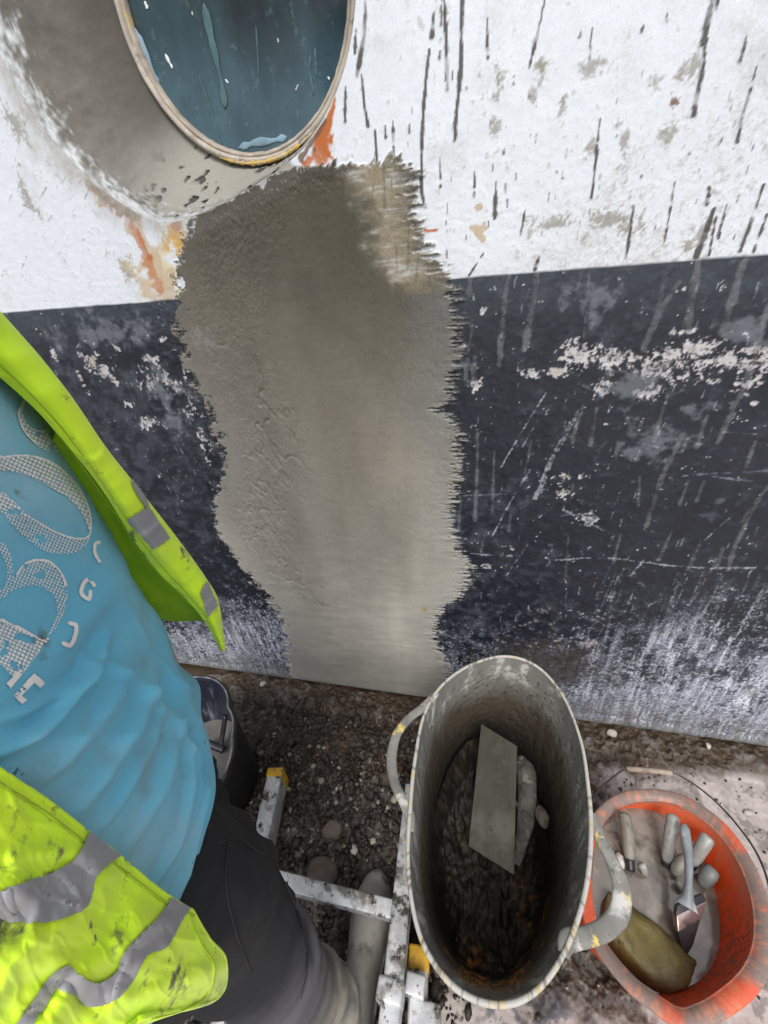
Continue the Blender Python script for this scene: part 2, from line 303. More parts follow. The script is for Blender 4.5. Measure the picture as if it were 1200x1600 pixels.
for a in ((260, 625, 40, 50), (315, 530, 30, 24), (305, 500, 60, 40), (930, 460, 50, 40), (885, 460, 20, 36), (1075, 640, 40, 20), (920, 815, 26, 18), (700, 560, 40, 40), (1000, 600, 80, 40), (1150, 520, 70, 30), (1010, 690, 70, 40), (160, 520, 110, 26)):
    blob(lite, *a, thr=.62, soft=.6, f=f5*.5+f3*.5)
bcol = mixc(bcol, (.17, .185, .215), lite*.55)
# efflorescence creeping up from the ground
hz = W([(690, 960), (900, 900), (1200, 870), (300, 1000), (440, 960)])
top = np.interp(ug, [-1.1, -.72, -.60, -.46, -.25, .02, .22, .40, .60, .9], [.3, .46, .56, .54, .42, .36, .42, .50, .60, .70])[None, :]
e = ss(1.1, .25, Zg/top)
wd_ = W([(1110, 900), (1066, 1000)]); sl_ = (wd_[0, 0]-wd_[1, 0])/(wd_[0, 1]-wd_[1, 1]); print('slope', sl_)
dg = fbm(Ug-Zg*sl_, Zg*.16, 60, 4, 21, .62); dg2 = fbm(Ug-Zg*sl_*.9, Zg*.10, 150, 3, 22, .6); dg, dg2 = .5+(dg-.5)*wn_, .5+(dg2-.5)*wn_
mott = f5*.25+f3*.25+f4*.25+gr*.25+f2*.30-.15
eff = ss(.40, .60, mott+.30*(e-.5))*ss(1.25, .8, Zg/top)
eff = np.maximum(eff, ss(.50, .62, dg*.6+dg2*.4+.16*(e-.6))*ss(.12, .36, Ug)*ss(1.15, .6, Zg/top)*.9)
rb_ = np.maximum(ss(.30, .62, Ug+.12*(f2-.5)), .7*ss(-.38, -.50, Ug+.1*(f2-.5))*ss(.34, .22, Zg+.1*(f5-.5)))*ss(1.1, .6, Zg/top)
bcol = mixc(bcol, (.18, .195, .245), eff*(.30+.6*f4)); bcol = mixc(bcol, (.60, .64, .74), ss(.52, .66, f4*.35+f3*.2+dg2*.2+gr*.25+e*.10-.05+.03*rb_)*eff*.9)
bcol = mixc(bcol, (.33, .36, .425), rb_*ss(.36, .56, f2*.6+f1*.4)*ss(.46, .60, dg*.35+f5*.2+dg2*.25+gr*.2+.03)*.8); bcol = mixc(bcol, (.016, .020, .030), rb_*ss(.47, .38, dg*.6+f5*.4)*ss(.14, .24, Zg)*.8); bcol = mixc(bcol, (.66, .70, .78), rb_*ss(.54, .66, dg*.35+dg2*.4+gr*.25)*.85)
bcol = mixc(bcol, (.028, .028, .034), ss(.55, .64, f3*.5+f4*.5)*eff*.6)
pnk = ss(.58, .70, f5*.6+f4*.4)*ss(.50, .42, Zg)*ss(.30, .36, Zg)*ss(.02, .10, Ug)*ss(.40, .30, Ug); bcol = mixc(bcol, (.42, .33, .30), pnk*.8)
foot = ss(.17, .05, Zg-.05*(f2-.5)-.03*(f3-.5)); bcol = mixc(bcol, (.12, .105, .09), foot*.75*(.4+f3)*ss(.35, .6, f4)); 
dc = W([(850, 1040)])[0]; dk = ss(1.0, .45, np.hypot((Ug-dc[0])/.24, (Zg-dc[1])/.13)+(f2-.5)*.7+(f4-.5)*.8); bcol = mixc(bcol, (.040, .035, .033), dk*.85)
bcol = mixc(bcol, (.6, .6, .6), ss(.735, .76, f4*.75+f3*.25)*ss(.4, .6, f2)*.85)
bcol = mixc(bcol, (.42, .45, .50), ss(.80, .90, gr*.6+f3*.4)*ss(.42, .62, f2*.5+f5*.5)*.8); vr = Z0.copy(); sc = Z0.copy()                             # grey runs, white scratches
for pts, w, s_ in (([(797, 425), (787, 480), (780, 572)], 10, .8), ([(842, 405), (832, 470), (820, 546)], 11, .85), ([(1092, 405), (1080, 470), (1075, 518)], 11, .8), ([(1062, 440), (1030, 490), (1005, 548)], 8, .7), ([(1040, 430), (1024, 500), (1006, 540)], 8, .6),
    ([(1162, 410), (1146, 460), (1130, 522)], 12, .85), ([(1204, 470), (1172, 580), (1140, 650), (1122, 690)], 10, .8), ([(1042, 620), (1030, 660), (1020, 692)], 7, .8), ([(1066, 680), (1035, 745), (1010, 822)], 9, .85), ([(932, 638), (922, 695)], 7, .8), ([(912, 632), (902, 660), (894, 692)], 7, .7),
    ([(746, 672), (745, 740), (742, 812)], 8, .85), ([(772, 706), (769, 800)], 7, .8), ([(738, 510), (730, 560), (727, 600)], 8, .7), ([(735, 430), (733, 460)], 8, .7), ([(742, 560), (738, 600)], 10, .6), ([(965, 690), (962, 720)], 6, .6), ([(1180, 690), (1165, 730)], 7, .8),
    ([(1105, 650), (1088, 700)], 7, .7), ([(1100, 752), (1088, 785)], 6, .75), ([(1075, 752), (1062, 790)], 6, .7), ([(895, 752), (893, 780)], 5, .6), ([(888, 840), (884, 900)], 6, .55), ([(970, 835), (958, 880)], 7, .7), ([(1050, 830), (1030, 875)], 7, .7), ([(1095, 845), (1075, 890)], 8, .75),
    ([(1130, 855), (1120, 888)], 8, .75), ([(1180, 790), (1150, 850), (1138, 890)], 8, .75), ([(830, 690), (820, 740)], 5, .5), ([(798, 800), (795, 830)], 6, .6), ([(1200, 760), (1160, 815)], 8, .7), ([(920, 430), (912, 530)], 2.5, .9), ([(910, 420), (898, 470)], 4, .5), ([(720, 780), (716, 830)], 5, .6), ([(1000, 745), (997, 790)], 5, .5), ([(758, 830), (750, 870)], 5, .5)):
    stroke(vr, pts, w, .5, 0, .25, int(pts[0][1]), s_)
for pts, w, s_ in (([(856, 610), (830, 650), (782, 732)], 3, .9), ([(842, 655), (815, 700)], 2.5, .6), ([(890, 660), (860, 720), (835, 780)], 5, .7), ([(905, 640), (872, 705)], 4, .5), ([(828, 735), (800, 780), (768, 840)], 3.5, .8), ([(870, 700), (845, 770)], 3, .6), ([(1040, 660), (1022, 690)], 3, .9), ([(880, 797), (945, 830)], 5, .7), ([(905, 805), (930, 815)], 8, .6),
    ([(870, 875), (950, 872), (1060, 885), (1180, 888)], 4, .75), ([(735, 865), (800, 868)], 4, .7), ([(825, 850), (790, 900)], 3, .6), ([(1140, 810), (1095, 850)], 3, .6), ([(1010, 870), (985, 900)], 4, .6), ([(700, 775), (790, 772)], 3, .35), ([(1115, 745), (1180, 752)], 4, .4), ([(1085, 742), (1200, 735)], 4, .3), ([(1130, 675), (1180, 678)], 3, .4), ([(905, 600), (940, 615)], 4, .5), ([(985, 690), (1035, 700)], 4, .4)):
    stroke(sc, pts, w, .9, .3, .1, int(pts[0][0]), s_)
for k in range(75):                                       # hail of slanted runs at the right foot
    x = rng.uniform(930, 1230); y = rng.uniform(860, 1110); l = rng.uniform(15, 75); stroke(sc if k % 3 else vr, [(x, y), (x-l*.42, y+l)], rng.uniform(1.5, 5), 1.1, .4, .2, k, rng.uniform(.2, .7))
for k in range(140):
    x = rng.uniform(715, 1200); y = rng.uniform(430, 980); l = rng.uniform(3, 15); stroke(sc, [(x, y), (x-l*.4*ss(700, 1100, x), y+l)], rng.uniform(1.2, 2.6), .7, .25, .2, k, rng.uniform(.3, .9))
for k in range(90):
    x = rng.uniform(60, 350); y = rng.uniform(500, 900); l = rng.uniform(2, 12); stroke(sc, [(x, y), (x+l*.5, y+l)], rng.uniform(1.2, 2.6), .7, .25, .2, k, rng.uniform(.3, .9))
bcol = mixc(bcol, (.15, .155, .165), vr*.8*ss(.25, .65, f3*.5+f4*.3+gr*.2)); bcol = mixc(bcol, (.42, .46, .52), sc*.85*ss(.36, .64, f3*.35+f4*.3+gr*.35))
isb = ss(.0012, -.0012, Zg-LINE-.0016*(fbm(Ug, Zg*0, 25, 3, 40)-.5)); col = lerp(col, bcol, isb[..., None])
rough = lerp(rough, .42+.2*f3+.25*np.maximum(eff, pk), isb)
pit = ss(.25, .40, f5)*ss(.3, .6, f2+.1)
hb = .0032*(f1-.5)+.0030*(f2-.5)+.0022*(f5-.5)+.0016*(f3-.5)+.0009*(f4-.5)-.0012*np.maximum(pk, chip)+.0006*vr
rgh = ss(-.34, -.40, Ug)*ss(.55, .75, Zg)*ss(-.75, -.6, Ug)
hgt = lerp(hgt, hb+rgh*.006*(f5-.5), isb)
# --- fresh cement render: a strip whose two ragged edges are curves of z
lp = W([(452, 258), (380, 302), (300, 336), (290, 352), (278, 410), (277, 470), (272, 500), (282, 540), (300, 590), (330, 650), (345, 700), (352, 740), (336, 800), (348, 850), (395, 905), (436, 950), (452, 1000), (452, 1035), (472, 1078)])
rp = W([(640, 252), (648, 285), (655, 330), (664, 380), (685, 425), (708, 450), (712, 500), (716, 560), (700, 620), (690, 645), (716, 672), (722, 708), (716, 750), (702, 800), (718, 850), (730, 880), (730, 915), (694, 945), (680, 965), (684, 1005), (700, 1045), (702, 1092)])
o_ = np.argsort(lp[:, 1]); uL = np.interp(zg, lp[o_, 1], lp[o_, 0]); o_ = np.argsort(rp[:, 1]); uR = np.interp(zg, rp[o_, 1], rp[o_, 0])
jz = fbm(Zg*0+3, Zg, 110, 3, 60, .7); jf = vn(Zg*0+9, Zg*520, 61); jl = fbm(Ug, Zg, 45, 4, 62)
jm = vn(Zg*0+4, Zg*150, 64); jq = fbm(Ug*.5, Zg, 400, 2, 65)
eR = uR[:, None]+.024*(jz-.5)+(.009*(jf-.5)+.014*np.maximum(jm-.45, -.1)+.010*(jq-.5))*ss(.40, .68, fbm(Zg*0+7, Zg, 14, 2, 68)+.12*(jl-.5))+.012*(f4-.5)+.014*(f5-.5)
eL = uL[:, None]+.040*(jl-.5)+.022*(f4-.5)+.030*(f5-.5)+.012*(jf-.5)*ss(.75, .55, Zg)+.02*(f2-.5)
tp = W([(300, 336), (380, 302), (450, 258), (480, 258), (520, 250), (570, 258), (600, 246), (640, 250), (665, 262)]); eT = np.interp(ug, tp[:, 0], tp[:, 1])[None, :]+.012*ss(-.27, -.31, Ug)+(.020*(vn(Ug*200-Zg*120, Zg*60, 63)-.5)+.012*(f3-.5))*ss(-.26, -.22, Ug)
fe = fbm(Ug*.12, Zg, 330, 3, 66, .65); cem = ss(-.5, .5, (Ug-eL)/.016+(f3-.5)*3.0+(gr-.5)*1.2+(fe-.5)*1.5)*ss(-.5, .5, (eR-Ug)/.017+(fe-.5)*3.6+(f3-.5)*1.2+(gr-.5)*.8)*ss(.001, -.003, Zg-eT)
# thin dragged film beyond the thick coat, over the white paint
film = ss(.016, -.050, Ug-uR[:, None]-.03*(jf-.5)-.02*(jq-.5))*(Zg > LINE+.012*(f2-.5)-.02)*ss(.0, -.004, Zg-eT)
inner = ss(-.045, .020, Ug-(uR[:, None]-.075)-.06*(f2-.5)-.05*(f5-.5)-.03*(fh-.5))*ss(LINE-.05, LINE+.01, Zg-.04*(f5-.5))
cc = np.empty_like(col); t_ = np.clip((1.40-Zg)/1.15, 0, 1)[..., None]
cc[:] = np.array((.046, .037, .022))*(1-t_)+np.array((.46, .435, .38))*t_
wet = fbm(Ug, Zg*.55, 6, 4, 70); cc *= (1+.85*(wet-.5)+.16*(f5-.5)+.10*(f4-.5)+.10*(fh-.5))[..., None]
vs = fbm(Ug, Zg*.10, 40, 4, 71, .6); cc *= (1+.13*(vs-.5))[..., None]*(1+.16*(gr-.5)*ss(.6, .3, np.abs(wet-.5)*4))[..., None]
thin = ss(-.11, -.02, Ug-uR[:, None]+.04*(f2-.5))*ss(.86, .92, Zg+.05*(f5-.5))*ss(LINE+.01, LINE-.03, Zg); cc = mixc(cc, (.115, .118, .112), thin*.7*(.6+.8*fh))
ctr = np.exp(-((Ug-(uL[:, None]*.42+uR[:, None]*.58))/.055)**2)*ss(.35, .6, Zg); cc = mixc(cc, (.10, .088, .064), ctr*.30*ss(.3, .6, wet))
cc = mixc(cc, (.44, .43, .39), ss(.10, .02, uR[:, None]-Ug)*ss(.80, .70, Zg)*ss(.30, .36, Zg)*.45*(.4+fh))
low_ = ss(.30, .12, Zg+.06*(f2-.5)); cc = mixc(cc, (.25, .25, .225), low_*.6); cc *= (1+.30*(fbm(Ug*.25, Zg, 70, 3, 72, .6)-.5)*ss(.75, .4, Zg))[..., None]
sid = ss(.16, .0, np.minimum(Ug-uL[:, None], (uR[:, None]-Ug)*1.2)); cc = mixc(cc, (.27, .265, .245), sid*.45*ss(1.2, .9, Zg)*(.5+f5))
cc = mixc(cc, (.24, .235, .225), np.where(np.hypot((Ug-W([(318, 528)])[0, 0])/.028, (Zg-W([(318, 528)])[0, 1])/.024) < 1, .5, 0)*ss(.4, .6, f4))
cc = mixc(cc, (.065, .062, .055), ss(.62, .74, f1*.6+f5*.4)*.35*ss(.6, 1., Zg))
cc = mixc(cc, (.36, .24, .10), ss(.012, .004, np.hypot(Ug-W([(664, 950)])[0, 0], Zg-W([(664, 950)])[0, 1])-.006*(f4-.5))*.8)
rr_ = Z0.copy()
for pts in ([(640, 300), (638, 420)], [(620, 380), (622, 470)], [(600, 250), (602, 330)], [(655, 395), (650, 440)], [(668, 410), (672, 445)]): stroke(rr_, pts, 4, .6, .3, .2, 3, .6)
fcol = mixc(mixc(col, (.24, .195, .125), .35+.60*ss(.30, .62, fh*.5+fe*.5+.08)), (.05, .05, .05), rr_*.7)
fm = film*(1-cem*(1-inner))*(Zg > LINE-.03)*ss(uL.max()-.2, uL.max()+.05, Ug)
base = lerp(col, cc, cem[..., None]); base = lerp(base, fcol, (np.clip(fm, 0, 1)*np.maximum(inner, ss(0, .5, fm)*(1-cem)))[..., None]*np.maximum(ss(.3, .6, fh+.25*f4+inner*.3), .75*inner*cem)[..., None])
glint = ss(.02, .07, Ug-uL[:, None])*ss(.24, .15, Ug-uL[:, None])*ss(.35, .50, Zg)+.8*ss(.02, .05, Ug-uL[:, None])*ss(.17, .10, Ug-uL[:, None])*ss(1.15, 1.22, Zg)+.5*ss(.18, .05, uR[:, None]-Ug)*ss(.5, .65, Zg)
rumple = ss(.02, .10, Ug-uL[:, None])*ss(.26, .14, Ug-uL[:, None])*ss(1.25, 1.0, Zg)*ss(.28, .45, Zg)
rid = np.abs(fbm(Ug*1.2+Zg*.25, Zg*.5, 26, 4, 80)-.5)*2
hc = .0035*cem+.0012*(f2-.5)+.0006*(f5-.5)+.0005*(fh-.5)+.0003*(f4-.5)+rumple*(.0016*(f5-.5)+.0012*(f3-.5)-.0024*ss(.10, .0, rid))+.0018*ss(.05, .0, eR-Ug)*(fh-.5)*2
hc = hc+glint*(.0006*(f4-.5)); hgt = lerp(hgt, hc, cem); rough = lerp(rough, np.clip((.26+.16*f3+.12*ss(.9, .3, Zg)-.13*glint), .12, .9), cem); col = base
# rolled lip along the foot of the wall
lip = ss(.050, .012, Zg); col = lerp(col, np.array((.115, .118, .105), np.float32)*(.6+.8*f3)[..., None], (lip*.8*ss(.45, .6, f2+.25))[..., None]*(1-.6*cem)[..., None])
hgt = hgt+.007*ss(.055, .022, Zg)*(1-.8*cem)-.075*np.clip(ss(.024, -.02, Zg), 0, 1)**1.5
# ---- the opening of the round window
GC = np.array([-.362, 1.573]); RC = .08                   # glass centre on the wall, depth of the recess
oth = np.radians([-200, -175, -162, -149, -135, -125, -114, -104, -93, -83, -73, -56, -41, -29, -17, 10, 45, 80, 110, 140, 160])
orr = np.array([.356, .356, .352, .338, .322, .310, .274, .248, .228, .218, .214, .212, .210, .208, .205, .202, .205, .23, .27, .32, .356])
rout = lambda th: np.interp((th+np.radians(200)) % (2*np.pi)-np.radians(200), oth, orr)
dr_ = np.hypot(Ug-GC[0], Zg-GC[1]); th_ = np.arctan2(Zg-GC[1], Ug-GC[0]); ro_ = rout(th_)
hgt *= ss(0.002, .03, dr_-ro_)
edge = ss(.055, .0, dr_-ro_-.05*(f5-.5)-.03*(f3-.5))*(1-cem)*ss(math.cos(R(80)), -.6, np.cos(th_)); col = lerp(col, np.array((.36, .345, .305), np.float32)*(.7+.6*f3)[..., None], (edge*.8*(.4+f4))[..., None])
ins = (dr_ < ro_) & (dr_ > ro_-.008); k_ = np.where(ins, ro_/np.maximum(dr_, 1e-6), 1.)
WV = np.stack([np.where(ins, GC[0]+(Ug-GC[0])*k_, Ug), D-hgt, np.where(ins, GC[1]+(Zg-GC[1])*k_, Zg)], -1)
fmid = lambda a: (a[:-1, :-1]+a[1:, 1:]+a[:-1, 1:]+a[1:, :-1])/4
keep = ~((dr_ < ro_)[:-1, :-1] & (dr_ < ro_)[1:, 1:] & (dr_ < ro_)[:-1, 1:] & (dr_ < ro_)[1:, :-1])
cmf = fmid(cem) > .5; bmf = fmid(isb) > .5
m_wall = pm('painted_plaster', None, attr='paint', rattr='gloss', wattr='wet', scale=420, bump=.2, bscale=700, bdist=.001)
at_ = dict(paint=np.clip(col, .004, .9), gloss=np.clip(rough, .12, .95), wet=np.clip(cem*(.10+.75*glint*(.4+f5)), 0, 1))
wall = link('painted_wall', grid_mesh('painted_wall', WV, keep & ~cmf & ~bmf, attrs=at_, flip=False), m_wall)
tag(wall, 'weathered rendered wall painted white above and black below, behind all the tools', 'wall')
o = link('black_band', grid_mesh('black_band', WV, keep & ~cmf & bmf, attrs=at_), m_wall, wall); o['label'] = 'scuffed black painted lower band with grey drips and peeling paint'
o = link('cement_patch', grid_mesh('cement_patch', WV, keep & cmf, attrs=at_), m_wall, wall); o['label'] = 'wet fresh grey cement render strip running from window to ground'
del at_, cc, bcol, fcol, base, WV
# ================================================================== ROUND WINDOW in its splayed recess
win = empty('round_window', (GC[0], D+RC, GC[1]), 'round dark glass window in a deep grey cement surround, upper left of wall', 'window')
nth, nk = 720, 110; th = np.linspace(0, 2*np.pi, nth, endpoint=False); k = np.linspace(0, 1, nk)
TH, K = np.meshgrid(th, k, indexing='ij'); RO = rout(TH)+.0012; RI = .186
rad = RO+(RI-RO)*K; dep = .0004+(RC+.0026)*(K**1.45)
X = GC[0]+rad*np.cos(TH); Zz = GC[1]+rad*np.sin(TH); n2 = fbm(X, Zz, 12, 5, 101); n3 = fbm(X, Zz, 50, 4, 102, .6); n4 = fbm(X, Zz, 150, 3, 103); na = fbm(K*3, TH*9, 3, 4, 104)
dep = dep+(.004*(n2-.5)+.0015*(n3-.5))*ss(0, .1, K)
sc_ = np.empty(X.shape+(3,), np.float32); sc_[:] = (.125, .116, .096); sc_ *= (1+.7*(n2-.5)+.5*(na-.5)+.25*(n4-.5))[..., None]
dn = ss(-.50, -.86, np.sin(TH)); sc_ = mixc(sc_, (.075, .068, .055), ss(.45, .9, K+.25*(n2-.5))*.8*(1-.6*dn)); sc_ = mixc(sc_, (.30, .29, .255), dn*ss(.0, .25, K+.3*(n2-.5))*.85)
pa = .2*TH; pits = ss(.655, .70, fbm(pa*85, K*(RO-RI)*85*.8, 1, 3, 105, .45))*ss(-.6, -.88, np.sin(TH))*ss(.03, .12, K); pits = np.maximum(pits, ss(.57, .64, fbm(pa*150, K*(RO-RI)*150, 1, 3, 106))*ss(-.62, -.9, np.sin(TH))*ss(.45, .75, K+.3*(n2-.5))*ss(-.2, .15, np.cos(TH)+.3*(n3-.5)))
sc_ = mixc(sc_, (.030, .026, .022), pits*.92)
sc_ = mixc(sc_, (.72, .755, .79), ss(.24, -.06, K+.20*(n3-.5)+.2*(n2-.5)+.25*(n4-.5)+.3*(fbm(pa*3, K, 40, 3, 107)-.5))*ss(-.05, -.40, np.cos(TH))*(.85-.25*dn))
cmv = ss(.06, .0, K+.05*(n3-.5))*ss(R(-118), R(-112), TH-2*np.pi)*ss(R(-50), R(-60), TH-2*np.pi); sc_ = mixc(sc_, (.10, .09, .068), cmv)
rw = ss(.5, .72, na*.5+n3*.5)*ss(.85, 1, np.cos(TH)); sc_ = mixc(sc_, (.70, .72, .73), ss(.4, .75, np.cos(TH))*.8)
dep = dep+.004*pits
SV = np.stack([X, D+dep, Zz], -1)
m_sur = pm('old_cement', None, attr='paint', rough=.75, scale=300, bump=.3, bscale=400, bdist=.0015)
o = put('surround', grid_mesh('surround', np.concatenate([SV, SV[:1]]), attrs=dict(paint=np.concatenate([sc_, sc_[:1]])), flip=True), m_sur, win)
# frame ring (built by lathe) and bead of old sealant
def ring(name, prof, mat, parent, n=180, jit=0, seed=0, f=9):
    a = np.linspace(0, 2*np.pi, n, endpoint=False); pr = np.array(prof); V = []
    jr = jit*(fbm(np.cos(a)*f, np.sin(a)*f, 1, 3, seed)-.5)*2
    r = pr[None, :, 0]+jr[:, None]; V = np.stack([GC[0]+r*np.cos(a)[:, None], D+RC+pr[None, :, 1]+0*r+jr[:, None]*.5, GC[1]+r*np.sin(a)[:, None]], -1)
    return put(name, grid_mesh(name, np.concatenate([V, V[:1]])), mat, parent)
m_frame = pm('weathered_frame', (.50, .45, .38), (.34, .29, .24), 30, .7, .4, 120, .002, layers=[((.17, .14, .11), 40, .55, .68), ((.56, .40, .13), 9, .64, .70), ((.60, .57, .52), 60, .56, .66)])
m_seal = pm('old_sealant', (.45, .40, .33), (.28, .23, .18), 40, .7, .5, 90, .002, layers=[((.62, .40, .07), 9, .585, .63)])
ring('frame', [(.188, .012), (.187, -.006), (.185, -.012), (.181, -.014), (.178, -.011), (.176, -.004), (.176, .012)], m_frame, win, jit=.0009, seed=4)
ring('sealant', [(.1775, -.007), (.1755, -.0095), (.1725, -.008), (.1700, -.003), (.1695, .004)], m_seal, win, n=300, jit=.0009, seed=9, f=22)
# lump of yellowed putty along the bottom of the frame
a = np.radians(np.linspace(-113, -58, 90)); P = np.stack([GC[0]+.186*np.cos(a), D+RC-.013+0*a, GC[1]+.1855*np.sin(a)], -1); rp_ = .0035*(.25+1.5*fbm(a*40, a*0, 1, 3, 5))*np.sin(np.linspace(.2, 2.9, 90))
m_putty = pm('yellow_putty', (.60, .38, .05), (.42, .30, .12), 60, .7, .5, 200, .002, layers=[((.5, .47, .40), 80, .5, .6)])
put('putty', tubes('putty', [sweep(P, rp_, rp_, 8, (0, 1, 0))]), m_putty, win)
# glass: dirty dark pane, a real slab with a dim room behind it
mg = bpy.data.materials.new('dirty_glass'); t = nt(mg); o_n = t.nodes.new('ShaderNodeOutputMaterial')
gl = t.nodes.new('ShaderNodeBsdfPrincipled'); gl.inputs['Base Color'].default_value = (.35, .62, .66, 1); gl.inputs['Roughness'].default_value = .03; gl.inputs['Transmission Weight'].default_value = 1; gl.inputs['IOR'].default_value = 1.2
df = t.nodes.new('ShaderNodeBsdfPrincipled'); df.inputs['Roughness'].default_value = .12
n1 = _noise(t, 14, 8, .65, stretch=(1, 1, .16)); n2_ = _noise(t, 70, 10, .75); n3_ = _noise(t, 7, 5, .6)
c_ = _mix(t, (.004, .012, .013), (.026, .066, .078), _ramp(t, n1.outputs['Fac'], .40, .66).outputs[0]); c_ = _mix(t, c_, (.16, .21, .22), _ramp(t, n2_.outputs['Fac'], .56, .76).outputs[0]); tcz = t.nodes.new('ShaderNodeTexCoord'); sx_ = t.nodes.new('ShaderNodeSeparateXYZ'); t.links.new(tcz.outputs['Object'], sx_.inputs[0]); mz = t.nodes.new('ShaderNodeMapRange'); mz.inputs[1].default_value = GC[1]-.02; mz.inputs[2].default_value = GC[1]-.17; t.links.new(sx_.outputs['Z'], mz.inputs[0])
mm_ = t.nodes.new('ShaderNodeMath'); mm_.operation = 'MULTIPLY'; t.links.new(mz.outputs[0], mm_.inputs[0]); t.links.new(n3_.outputs['Fac'], mm_.inputs[1]); c_ = _mix(t, c_, (.15, .27, .35), mm_.outputs[0]); t.links.new(c_, df.inputs['Base Color'])  # colour grows paler blue downwards, painting the sky reflected in the lower glass
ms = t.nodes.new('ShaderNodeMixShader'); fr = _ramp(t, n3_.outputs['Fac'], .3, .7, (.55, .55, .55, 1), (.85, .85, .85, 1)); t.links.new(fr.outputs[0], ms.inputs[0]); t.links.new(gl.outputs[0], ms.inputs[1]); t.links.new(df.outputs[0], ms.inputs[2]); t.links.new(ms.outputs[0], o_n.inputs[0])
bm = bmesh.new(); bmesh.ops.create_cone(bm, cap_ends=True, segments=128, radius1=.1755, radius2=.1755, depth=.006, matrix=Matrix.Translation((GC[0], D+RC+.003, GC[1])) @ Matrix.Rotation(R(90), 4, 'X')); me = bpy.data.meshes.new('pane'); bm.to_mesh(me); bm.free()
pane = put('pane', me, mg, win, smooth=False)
m_smear = pm('dried_splash', (.070, .150, .165), (.040, .095, .108), 60, .5, .1, 200, layers=[((.05, .09, .10), 50, .5, .62)]); m_white = pm('white_paint_fleck', (.7, .72, .7), None, 50, .5, .2)
def pane_mark(pts, w, mat, name):                             # splashes and runs dried on the glass, and pale strips for its reflection
    P = catmull(at_wall(np.array(pts, float)[:, 0], np.array(pts, float)[:, 1], RC-.0006), 24); t_ = np.linspace(0, 1, 24); rr = w*PXM*(.5+.8*vn(t_*9+pts[0][0], t_*0, 3))*np.minimum(1, np.sin(np.pi*np.clip(t_*.96+.02, 0, 1))*3)
    return sweep(P, rr, rr*0+.0006, 8, (0, 1, 0))
put('splash_runs', tubes('splash_runs', [pane_mark(q, w, None, '') for q, w in (([(318, 5), (330, 60), (346, 130), (352, 170)], 5), ([(311, 118), (325, 160), (342, 215), (346, 236)], 1.6), ([(486, 80), (484, 110), (490, 150)], 1.5), ([(492, 75), (495, 120)], 1.2), ([(400, 40), (405, 120)], 1.0))]), m_smear, pane)
put('paint_flecks', tubes('paint_flecks', [pane_mark(q, w, None, '') for q, w in (([(226, 2), (228, 7), (231, 14)], 2.4), ([(258, 84), (264, 96), (270, 107)], 1.8), ([(434, 60), (435, 66)], 1), ([(352, 124), (357, 130)], 1.1), ([(512, 120), (515, 124)], 1.2), ([(300, 18), (301, 24)], .9), ([(466, 132), (462, 141)], .8))]), m_white, pane)
put('streak_and_reflection', tubes('streak_and_reflection', [pane_mark(q, w, None, '') for q, w in (([(208, 42), (222, 75), (240, 118), (250, 142)], 5), ([(372, 231), (400, 223), (425, 220), (448, 214)], 4))]), pm('streak_and_reflection', (.13, .21, .26), (.22, .34, .42), 30, .3, .1), pane)  # grey streak at left; the lower strip paints the bluish sky reflection
m_dark = pm('dim_room', (.012, .03, .034), (.03, .055, .06), 3, .8, 0)
put('room_box', box_mesh('room_box', [(GC[0]+sx*.6, y, GC[1]+sz*.6) for y in (D+RC+.10, D+RC+.9) for sx, sz in ((-1, -1), (1, -1), (1, 1), (-1, 1))], 0), m_dark, win, False)
# ================================================================== GROUND: one sheet, dense where it is seen
gx = axis_grid([(-60, -6, 4), (-6, -2.4, .2), (-2.4, -.85, .02), (-.85, 1.0, .003), (1.0, 2.4, .02), (2.4, 6, .2), (6, 60, 4)])
gy = axis_grid([(-60, -6, 4), (-6, -1.6, .2), (-1.6, -.14, .02), (-.14, .83, .003)])
GX, GY = np.meshgrid(gx.astype(np.float32), gy.astype(np.float32))
g1 = fbm(GX, GY, 3, 4, 201); g2 = fbm(GX, GY, 12, 5, 202); g3 = fbm(GX, GY, 45, 5, 203, .6); g4 = fbm(GX, GY, 140, 3, 204, .65); g5 = fbm(GX, GY, 26, 4, 205)
gw = ss(-.95, -.85, GX)*ss(1.1, 1.0, GX)*ss(-.25, -.14, GY); gw2 = ss(-2.2, -1.4, GX)*ss(2.2, 1.4, GX)*ss(-1.5, -.9, GY); g1, g2, g3, g4, g5 = [.5+(q-.5)*w_ for q, w_ in ((g1, gw2), (g2, np.maximum(gw, .6*gw2)), (g3, gw), (g4, gw), (g5, gw))]
G = lambda pts: at_z(np.array(pts, float)[:, 0], np.array(pts, float)[:, 1], 0.)[:, :2]
near = ss(3, 1, np.abs(GX))*ss(-1.2, -.5, GY)
soil = np.empty(GX.shape+(3,), np.float32); soil[:] = (.036, .024, .015); soil *= (.25+1.2*g3)[..., None]
soil = mixc(soil, (.11, .064, .035), ss(.5, .7, g2*.6+g4*.4)*ss(.35, .55, GY)*.8); soil = mixc(soil, (.035, .028, .022), ss(.52, .66, g5)*.6)
soil = mixc(soil, (.22, .20, .18), ss(.60, .70, g4*.6+g3*.4)*.6)
conc = np.empty_like(soil); conc[:] = (.43, .375, .35); conc *= (1+.35*(g2-.5)+.35*(g4-.5))[..., None]
conc = mixc(conc, (.12, .10, .085), ss(.52, .66, g2*.5+g5*.5)*.7); conc = mixc(conc, (.05, .045, .04), ss(.60, .68, g3)*.5); conc = mixc(conc, (.55, .52, .50), ss(.60, .70, g4)*.3)
bl = G([(820, 1560)])[0]; conc = mixc(conc, (.06, .075, .10), ss(.13, .05, np.hypot(GX-bl[0], (GY-bl[1])*.8)-.1*(g3-.5))*ss(.42, .55, g3)*.85)
